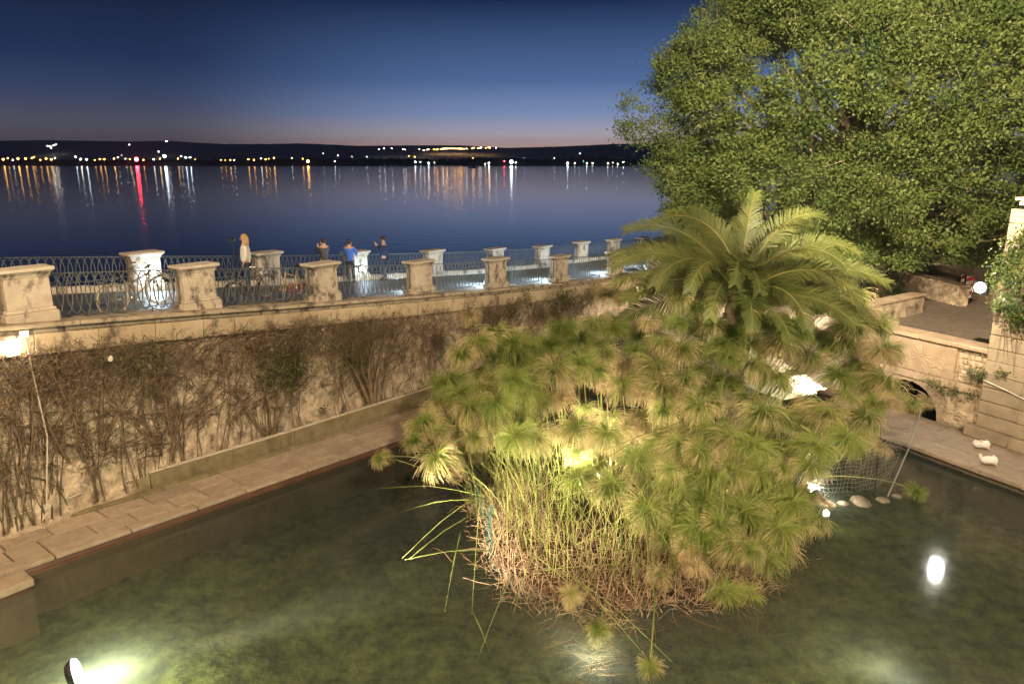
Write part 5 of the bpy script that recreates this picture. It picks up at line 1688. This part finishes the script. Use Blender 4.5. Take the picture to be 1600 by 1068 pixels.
nt_ = empty('netting_skirt'); tag(nt_, 'teal and grey netting wrapped round the front left foot of the island', 'net')
for nm, i0, i1, zt, r_, m_ in (('teal_mesh', 0, 14, .95, .006, teal_m), ('grey_mesh', 14, 24, .35, .003, net_m)):
    grid = []
    for j in range(8):
        row = []
        for i in range(i0, i1 + 1):
            a = math.pi * (1.05 + .80 * i / 66); q = island_r(a) * (1.0 + .014 * math.sin(i * 1.3) + .01 * math.sin(j + i * .5))
            row.append((IC.x + IRX * q * math.cos(a), IC.y + IRY * q * math.sin(a), .02 + zt * (.85 + .15 * math.sin(i * .7)) * j / 7))
        grid.append(row)
    net(grid, r_, nm, m_, nt_)

# ================================================================== PALM
palm_leaf = leaf_mat('palm_leaflet', (0.09, 0.115, 0.03), (0.16, 0.18, 0.052), trans=.25, scale=1.0, rough=.45, rnd=.1)
palm_rib = M('palm_rib', (0.17, 0.16, 0.05), (0.22, 0.20, 0.065), rough=.5)
fruit_m = M('palm_fruit', (0.42, 0.17, 0.03), (0.55, 0.26, 0.05), rough=.7)
PB = Vector((6.72, 21.0, 4.85))
palm = empty('palm_tree', (PB.x, PB.y, .3)); tag(palm, 'date palm with long arching olive fronds rising behind the papyrus', 'palm')
b = MB(); b.tube([(0, 0, -.3), (0.02, 0, 1.5), (0, 0, 3), (0, 0, PB.z - .55), (0, 0, PB.z - .2)], [.42, .34, .33, .36, .22], 14)
for k in range(60):
    a = k * 2.4; z = .3 + k * .065
    b.box((.37 * math.cos(a), .37 * math.sin(a), z), (.12, .16, .07), Matrix.Rotation(a, 3, 'Z'))
b.build('trunk', bark_m, palm)


def frond(az, el0, L_, droop, seed, wmax=.60, roll=0.0, pw=1.6):
    rg = np.random.default_rng(seed)
    n_ = 112; p = np.zeros(3); P = []; Tn = []
    for i in range(n_):
        f = i / (n_ - 1); el = el0 - droop * f ** pw; az_ = az + roll * f * f
        t = np.array([math.cos(az_) * math.cos(el), math.sin(az_) * math.cos(el), math.sin(el)])
        P.append(p.copy()); Tn.append(t); p = p + t * L_ / (n_ - 1)
    P = np.array(P); Tn = np.array(Tn)
    VV = []; FF = []; base = 0
    up = np.array([0, 0, 1.0])
    for i in range(8, n_):
        f = i / (n_ - 1); t = Tn[i]
        sd0 = np.cross(t, up); sd0 /= np.linalg.norm(sd0) + 1e-9
        nn0 = np.cross(sd0, t)
        ro_ = R(48) * math.cos(az); sd = sd0 * math.cos(ro_) - nn0 * math.sin(ro_); nn = nn0 * math.cos(ro_) + sd0 * math.sin(ro_)
        ln = wmax * (0.35 + .65 * min(1, f / .28)) * (1 - .55 * max(0, (f - .55) / .45)) * rg.uniform(.9, 1.08)
        for s_ in (-1, 1):
            d = t * (.55 + .55 * f) + sd * s_ * .95 + nn * ((.20 - .1 * f) + rg.choice([-.12, .1, .28])) + rg.normal(0, .05, 3)
            d /= np.linalg.norm(d); q = np.cross(d, nn); q /= np.linalg.norm(q) + 1e-9
            w = .0155
            a = P[i]; m_ = a + d * ln * .55; e = a + d * ln + np.array([0, 0, -.10 * ln])
            VV += [a + q * w * .6, a - q * w * .6, m_ + q * w, m_ - q * w, e + q * .003, e - q * .003]
            FF += [(base, base + 1, base + 3, base + 2), (base + 2, base + 3, base + 5, base + 4)]; base += 6
    fr = obj('frond', np_mesh('frond', np.array(VV), np.array(FF), palm_leaf), palm, (0, 0, PB.z - .3))
    b = MB(); b.tube([tuple(q) for q in P[::5]] + [tuple(P[-1])], list(np.linspace(.034, .006, len(P[::5]) + 1)), 5)
    b.build('rib', palm_rib, fr)


FR = [(62, 80, 3.5, 40, 0), (200, 20, 4.0, 40, 0), (190, 8, 3.8, 40, 0), (-25, 10, 3.8, 40, 0), (-80, 14, 3.2, 60, 0), (15, 34, 4.3, 62, 0), (-110, 66, 3.2, 120, 0), (165, 44, 4.3, 70, 0), (-40, 66, 3.8, 110, 0), (-95, 58, 3.0, 110, 0), (152, 84, 4.3, 120, 0), (-62, 82, 3.7, 92, 0), (24, 70, 4.4, 84, 0), (8, 52, 4.4, 84, 0), (-14, 34, 4.3, 62, 0), (-32, 46, 4.0, 112, 0), (75, 66, 4.0, 80, 0), (168, 64, 4.4, 86, 0), (-172, 46, 4.4, 78, 0), (178, 34, 4.0, 70, 0), (-158, 30, 4.0, 66, 0), (-135, 62, 3.6, 128, 0), (-100, 30, 3.4, 84, 0), (-70, 36, 3.4, 104, 0), (110, 62, 4.0, 84, 0), (135, 50, 4.2, 80, 0), (95, 40, 4.0, 74, 0), (40, 42, 4.2, 78, 0), (-120, 40, 3.6, 100, 0), (-45, 20, 3.6, 60, 0), (-5, 20, 3.6, 60, 0), (-150, 55, 4.0, 110, 0), (128, 76, 3.4, 60, 0)]
for j, (az, el, L_, dr, ro) in enumerate(FR): frond(R(az), R(el), L_ * 1.0, R(dr * 1.04), 300 + j, roll=R(ro))
lines = []; rg = np.random.default_rng(3)
for k in range(170):
    az = rg.uniform(0, 6.28); el = rg.uniform(.3, 1.3); L_ = rg.uniform(.35, .75)
    d = np.array([math.cos(az) * math.cos(el), math.sin(az) * math.cos(el), math.sin(el)])
    p = np.array([0, 0, PB.z - .35]); lines.append(([p, p + d * L_ * .6, p + d * L_ - np.array([0, 0, .1])], .014, .006))
V, Fq = tubes_np(lines, 3); obj('fruit_stalks', np_mesh('fruit_stalks', V, Fq, fruit_m), palm)['kind'] = 'stuff'

# ================================================================== BIG TREE
fic = leaf_mat('ficus_leaf', (0.045, 0.085, 0.016), (0.11, 0.145, 0.036), tip=(0.13, 0.165, 0.042), trans=.3, scale=.45, rough=.62, rnd=0)
TC = np.array([18.7, 36.0, 10.5]); TR_ = np.array([12.2, 10.0, 7.2])
tree = empty('ficus_tree', (18.5, 39, TZ)); tree.location = (0, 0, 0)
tag(tree, 'huge spreading fig tree with dense glossy crown filling the upper right', 'tree')
rg = np.random.default_rng(8)
b = MB()
tb = Vector((18.5, 39, TZ - .2))
for k in range(7):
    a = k * .9; b.tube([tb + Vector((1.0 * math.cos(a), 1.0 * math.sin(a), 0)), tb + Vector((.45 * math.cos(a), .45 * math.sin(a), 1.6)), tb + Vector((.3 * math.cos(a), .3 * math.sin(a), 4.2))], [.30, .42, .36], 7)
b.build('trunk', bark_m, tree, True)


def super_pt(rg, lo, hi):
    while True:
        v = rg.normal(0, 1, 3); v /= np.linalg.norm(v)
        k = (np.abs(v) ** 2.25).sum() ** (-1 / 2.25)
        yield v * k * rg.uniform(lo, hi)


gen = super_pt(rg, .88, 1.0)
b = MB(); limb_ends = []
for k in range(60):
    v = next(gen)
    if v[1] > .6: continue
    e = Vector(TC + v * TR_ * .93); s_ = tb + Vector((rg.normal(0, .4), rg.normal(0, .4), 4.0 + rg.uniform(0, 2.5)))
    pts = []
    for i in range(9):
        f = i / 8; p = s_.lerp(e, f); p.z += 1.3 * math.sin(math.pi * f) * (.5 if v[2] > -.2 else -.3)
        pts.append(p + Vector(rg.normal(0, .22, 3)) * (1 if 0 < i < 8 else 0))
    b.tube(pts, [.26 * (1 - .86 * i / 8) for i in range(9)], 6); limb_ends.append(pts)
    for q in range(4):
        i = rg.integers(3, 8); p = pts[i]; d = Vector(rg.normal(0, 1, 3)).normalized() * rg.uniform(1.0, 2.4); d.z += .4
        b.tube([p, p + d * .5 + Vector(rg.normal(0, .12, 3)), p + d], [.07, .045, .015], 5)
b.build('limb', bark_m, tree, True)
# lobes on the crown, leaf clumps on the lobes
lobes = []
gen = super_pt(rg, .80, .97)
for k in range(320):
    v = next(gen)
    if v[1] > .35: continue
    lobes.append((TC + v * TR_, rg.uniform(.9, 2.1), v))
CL = []; OUT = []
for c, r_, v in lobes:
    for q in range(int(17 * r_ ** 1.6)):
        d = rg.normal(0, 1, 3); d /= np.linalg.norm(d)
        if d[1] > .75 and rg.random() < .6: continue
        o_ = d * r_ * rg.uniform(.72, 1.08) * np.array([1, 1, .78])
        CL.append(c + o_); OUT.append(d * .7 + v * .3 + np.array([0, 0, .25]))
for q in range(240):
    v = next(gen)
    if v[1] > .5: continue
    CL.append(TC + v * TR_ * rg.uniform(.55, .98)); OUT.append(v)
CL = np.array(CL); OUT = np.array(OUT)
per = 92
spread = rg.uniform(.17, .36, len(CL)); young = rg.random(len(CL)) ** 2.2
C = np.repeat(CL, per, 0) + rg.normal(0, 1, (len(CL) * per, 3)) * np.repeat(spread, per)[:, None] * np.array([1, 1, .7])
O = np.repeat(OUT, per, 0) * .9
zfloor = TZ + 1.9
keep = C[:, 2] > zfloor
C, O, young = C[keep], O[keep], np.repeat(young, per)[keep]
print('ficus leaves', len(C))
V, Fq = leaves_np(C, .128, rg, O, .62)
o = obj('crown', np_mesh('crown', V, Fq, fic, False, np.repeat(young, 4)), tree); o['kind'] = 'stuff'
# pale twigs on the surface
lines = []
for k in range(900):
    i = rg.integers(len(CL)); p = CL[i]; d = OUT[i] + rg.normal(0, .5, 3); d /= np.linalg.norm(d)
    L_ = rg.uniform(.5, 1.3); lines.append(([p - d * L_ * .7, p - d * L_ * .2 + rg.normal(0, .06, 3), p + d * L_ * .35], .020, .006))
V, Fq = tubes_np(lines, 4); obj('twigs', np_mesh('twigs', V, Fq, bark_m), tree)['kind'] = 'stuff'

# ivy hanging over the pier
ivy_l = leaf_mat('ivy_leaf', (0.035, 0.07, 0.014), (0.10, 0.13, 0.03), trans=.3, scale=2.5, rnd=0)
ivy = empty('hanging_ivy'); tag(ivy, 'thick green ivy hanging over the pier beside the dazzling floodlight', 'ivy')
cl = []
for k in range(420):
    z = 4.0 + 3.1 * rg.random() ** .85
    half = np.interp(z, [3.9, 4.4, 5.0, 6.0, 6.8, 7.2], [.35, .8, 1.35, 1.25, .9, .4])
    t = -1.35 + rg.uniform(-1.3, 1.0) * half; d = .25 + rg.uniform(0, .75) * (half / 1.3)
    cl.append(T(t, d, z))
cl = np.array(cl); C = np.repeat(cl, 24, 0) + rg.normal(0, .13, (len(cl) * 24, 3))
V, Fq = leaves_np(C, .085, rg, np.array([QV.x, QV.y, -.2]) * .6, .75)
obj('leaves', np_mesh('leaves', V, Fq, ivy_l), ivy)['kind'] = 'stuff'
lines = []
for k in range(60):
    t = rg.uniform(-2.4, -.4); z0 = rg.uniform(5, 7.2)
    lines.append(([T(t, .3, z0), T(t + rg.normal(0, .1), .45, z0 - .7), T(t + rg.normal(0, .15), .5, z0 - 1.5 - rg.random())], .014, .005))
V, Fq = tubes_np(lines, 4); obj('stems', np_mesh('stems', V, Fq, vine_m), ivy)['kind'] = 'stuff'


def shrub(label, c, rad, n_, seed, leaf=ivy_l, size=.09, cat='shrub', name='shrub'):
    rg = np.random.default_rng(seed)
    r = empty(name, c); tag(r, label, cat)
    d = rg.normal(0, 1, (n_ // 14, 3)); d /= np.linalg.norm(d, axis=1, keepdims=True)
    k = d * rg.uniform(.5, 1.0, (len(d), 1)) * np.array(rad); k[:, 2] = np.abs(k[:, 2])
    C = np.repeat(k, 14, 0) + rg.normal(0, .10, (len(k) * 14, 3))
    V, Fq = leaves_np(C, size, rg, np.repeat(d, 14, 0) * .6, .7)
    obj('leaves', np_mesh('leaves', V, Fq, leaf), r)['kind'] = 'stuff'
    lines = [([np.zeros(3) - np.array([0, 0, .1]), q * .5 + np.array([0, 0, .1]), q], .018, .006) for q in k[:40]]
    V, Fq = tubes_np(lines, 4); obj('stems', np_mesh('stems', V, Fq, vine_m), r)


dk = leaf_mat('dark_shrub_leaf', (0.015, 0.032, 0.008), (0.04, 0.06, 0.015), trans=.2, scale=2, rnd=0)
shrub('dark round shrub beside the right palm fronds on the terrace', at_z(1372, 462, TZ), (1.2, 1.2, 1.5), 2200, 1, dk)
shrub('low green shrub behind the palm crown near the back wall', at_z(1222, 398, TZ + .3), (1.1, 1.0, .8), 1400, 2)
shrub('small green plant at the foot of the dark plaster wall', at_z(1405, 430, TZ + .3), (.9, .8, .6), 700, 3)
for x, y, tt, lab in ((1530, 588, 90, 'fern tuft growing on the string course by the pier'), (1457, 602, 40, 'tiny fern rooted in the arch stones'), (1470, 610, 40, 'small green weed on the rubble right of the arch'), (1487, 614, 60, 'drooping green weed on the rubble beside the arch'), (1517, 620, 40, 'little weed low on the rubble near the pier'), (1570, 588, 50, 'weed growing from a joint of the pier')):
    r_ = ray(x, y); k = (Vector((QV.x, QV.y, 0)).dot(Vector((R0.x, R0.y, 0))) + .28) / (Vector((QV.x, QV.y, 0)).dot(r_)); p = Vector((0, 0, CAM_Z)) + r_ * k
    shrub(lab, p, (.16, .16, .18), tt * 3, int(x), ivy_l, .06, 'plant', 'wall_fern')

# ================================================================== SMALL THINGS
duck_m = M('white_feathers', (0.72, 0.68, 0.60), (0.80, 0.77, 0.70), scale=12, bump=.01, bscale=40)
bill_m = M('orange_bill', (0.55, 0.25, 0.04), rough=.5)


def duck(label, p, yaw, awake):
    r = empty('duck', p, yaw); tag(r, label, 'duck', 'white ducks resting on the right-hand path')
    P = [(-.20, 0, .14), (-.10, 0, .13), (.04, 0, .13), (.14, 0, .15), (-.29, 0, .18)]; E_ = [(0, 1), (1, 2), (2, 3), (0, 4)]; RR = [.085, .125, .13, .095, .03]
    if awake: P += [(.19, 0, .24), (.22, 0, .32)]; RR += [.05, .055]
    else: P += [(.17, .02, .22), (.08, .05, .26)]; RR += [.055, .055]
    E_ += [(3, 5), (5, 6)]
    obj('body', skin_mesh('body', P, E_, RR, duck_m, 2, 1), r)
    b = MB()
    for y in (-1, 1): b.ball((-.08, y * .115, .15), (.17, .03, .075), 8, 6)
    b.build('wing', duck_m, r, True)
    h = Vector(P[6]); dv = Vector((1, 0, -.15)) if awake else Vector((-1, .1, -.2))
    b = MB(); b.tube([h + dv * .045, h + dv * .12], [.022, .014], 6); b.build('bill', bill_m, r)
    b = MB(); b.ball(h + Vector((.02, .045, .015)), .009, 6, 4); b.ball(h + Vector((.02, -.045, .015)), .009, 6, 4); b.build('eye', black_m, r)


duck('white duck asleep with its head tucked in, by the foot of the pier', at_z(1530, 700, .37), 2.9, False)
duck('white duck sitting nearer the water edge with its head raised', at_z(1541, 725, .37), 2.95, True)
rk = random.Random(15)
wet_m = M('wet_pale_rock', (.13, .11, .08), (.24, .21, .16), scale=5, bump=.02, bscale=12, rough=.4)
for j, (x, y, sz) in enumerate(((1262, 782, .30), (1292, 790, .22), (1318, 788, .17), (1345, 786, .30), (1378, 782, .20), (1400, 776, .15), (1240, 795, .22))):
    bm = bmesh.new(); bmesh.ops.create_icosphere(bm, subdivisions=3, radius=sz)
    for v in bm.verts:
        n_ = math.sin(v.co.x * 9 + j) * math.sin(v.co.y * 8 + 2 * j) * math.sin(v.co.z * 10 + j); v.co *= 1 + .22 * n_ + rk.uniform(-.03, .03); v.co.z *= .45
    me = bpy.data.meshes.new('rock'); bm.to_mesh(me); bm.free(); me.materials.append(wet_m)
    tag(obj('rock', me, None, at_z(x, y, .06), (0, 0, j * 1.3)), 'pale wet rock at the waterline below the bent wire net', 'rock', 'wet rocks below the wire net')
# striped barrier boards and site box on the terrace
red_m = M('red_reflective', (0.55, 0.03, 0.03), rough=.5)
for x, y, w, lab in ((1512, 452, .32, 'red and white striped barrier board on the terrace near the floodlight'), (1500, 449, .14, 'narrow red and white marker post left of the striped barrier')):
    p = at_z(x, y + 14, TZ + 0.0); r = empty('barrier_board', p, -.3); tag(r, lab, 'barrier')
    b = MB(); b.box((0, 0, .55), (w, .05, 1.0)); b.build('board', white_m, r)
    for k in range(3):
        b = MB(); zc_ = .2 + .34 * k
        b.add([(-w / 2, -.032, zc_ - .08), (w / 2, -.032, zc_ + .04), (w / 2, -.032, zc_ + .2), (-w / 2, -.032, zc_ + .08), (-w / 2, -.026, zc_ - .08), (w / 2, -.026, zc_ + .04), (w / 2, -.026, zc_ + .2), (-w / 2, -.026, zc_ + .08)], [(0, 1, 2, 3), (7, 6, 5, 4), (0, 4, 5, 1), (1, 5, 6, 2), (2, 6, 7, 3), (3, 7, 4, 0)]); b.build('stripe', red_m, r)
    b = MB(); b.box((0, 0, .025), (w + .1, .35, .05)); b.build('foot', black_m, r)
p = at_z(1535, 462, TZ); r = empty('site_bin', p, -.3); tag(r, 'dark container standing behind the striped barrier board', 'bin')
obj('body', bevelled('body', (1.7, .9, 1.0), black_m, .03), r, (0, 0, .5)); obj('lid', bevelled('lid', (1.76, .96, .1), M('grey_lid', (.10, .10, .09)), .02), r, (0, 0, 1.05))
p = at_z(1498, 455, TZ); r = empty('leaning_pole', p); tag(r, 'pale pole leaning against the dark plaster wall', 'pole')
b = MB(); b.tube([(0.4, .4, .9), (1.6, 2.2, 2.6)], .03, 6); b.build('shaft', stone_cap, r)
# pale pipe on the pier
b = MB(); b.tube([T(-.05, .30, 2.25), T(-.7, .31, 2.12), T(-1.6, .32, 1.92), T(-3.0, .32, 1.75)], .018, 6); tag(b.build('pipe', white_m), 'thin pale pipe running across the pier blocks', 'pipe')
b = MB(); b.tube([T(-1.32, .31, 4.2), T(-1.35, .31, 2.6), T(-1.38, .31, 1.95)], .024, 6); tag(b.build('downpipe', steel_m), 'grey downpipe on the pier face near the right edge', 'pipe')
# standing people far beyond the palm
person('person in white trousers sitting far off beyond the palm crown', 47.0, 1.2, 0.5, 1.65, white_j, white_j, brown_m)
person('distant person in pale clothes seen between two palm fronds', 43.0, 1.0, 1.5, 1.7, white_j, jean_m, brown_m)

# ================================================================== AIR
hz = bpy.data.materials.new('evening_air'); hz.use_nodes = True
t = hz.node_tree; t.nodes.clear()
o_ = t.nodes.new('ShaderNodeOutputMaterial'); pv = t.nodes.new('ShaderNodeVolumePrincipled')
pv.inputs['Color'].default_value = (0.85, 0.9, 1.0, 1); pv.inputs['Density'].default_value = 0.00009
t.links.new(pv.outputs[0], o_.inputs['Volume'])
b = MB(); b.box((0, 3350, 105), (18400, 7300, 218)); b.v = [(x, y, max(z, SEA_Z - 3.5)) for x, y, z in b.v]
tag(b.build('haze', hz), kind='stuff')

print('triangles', sum(len(m.loops) - 2 * len(m.polygons) for m in {o.data for o in bpy.data.objects if o.type == 'MESH'}))
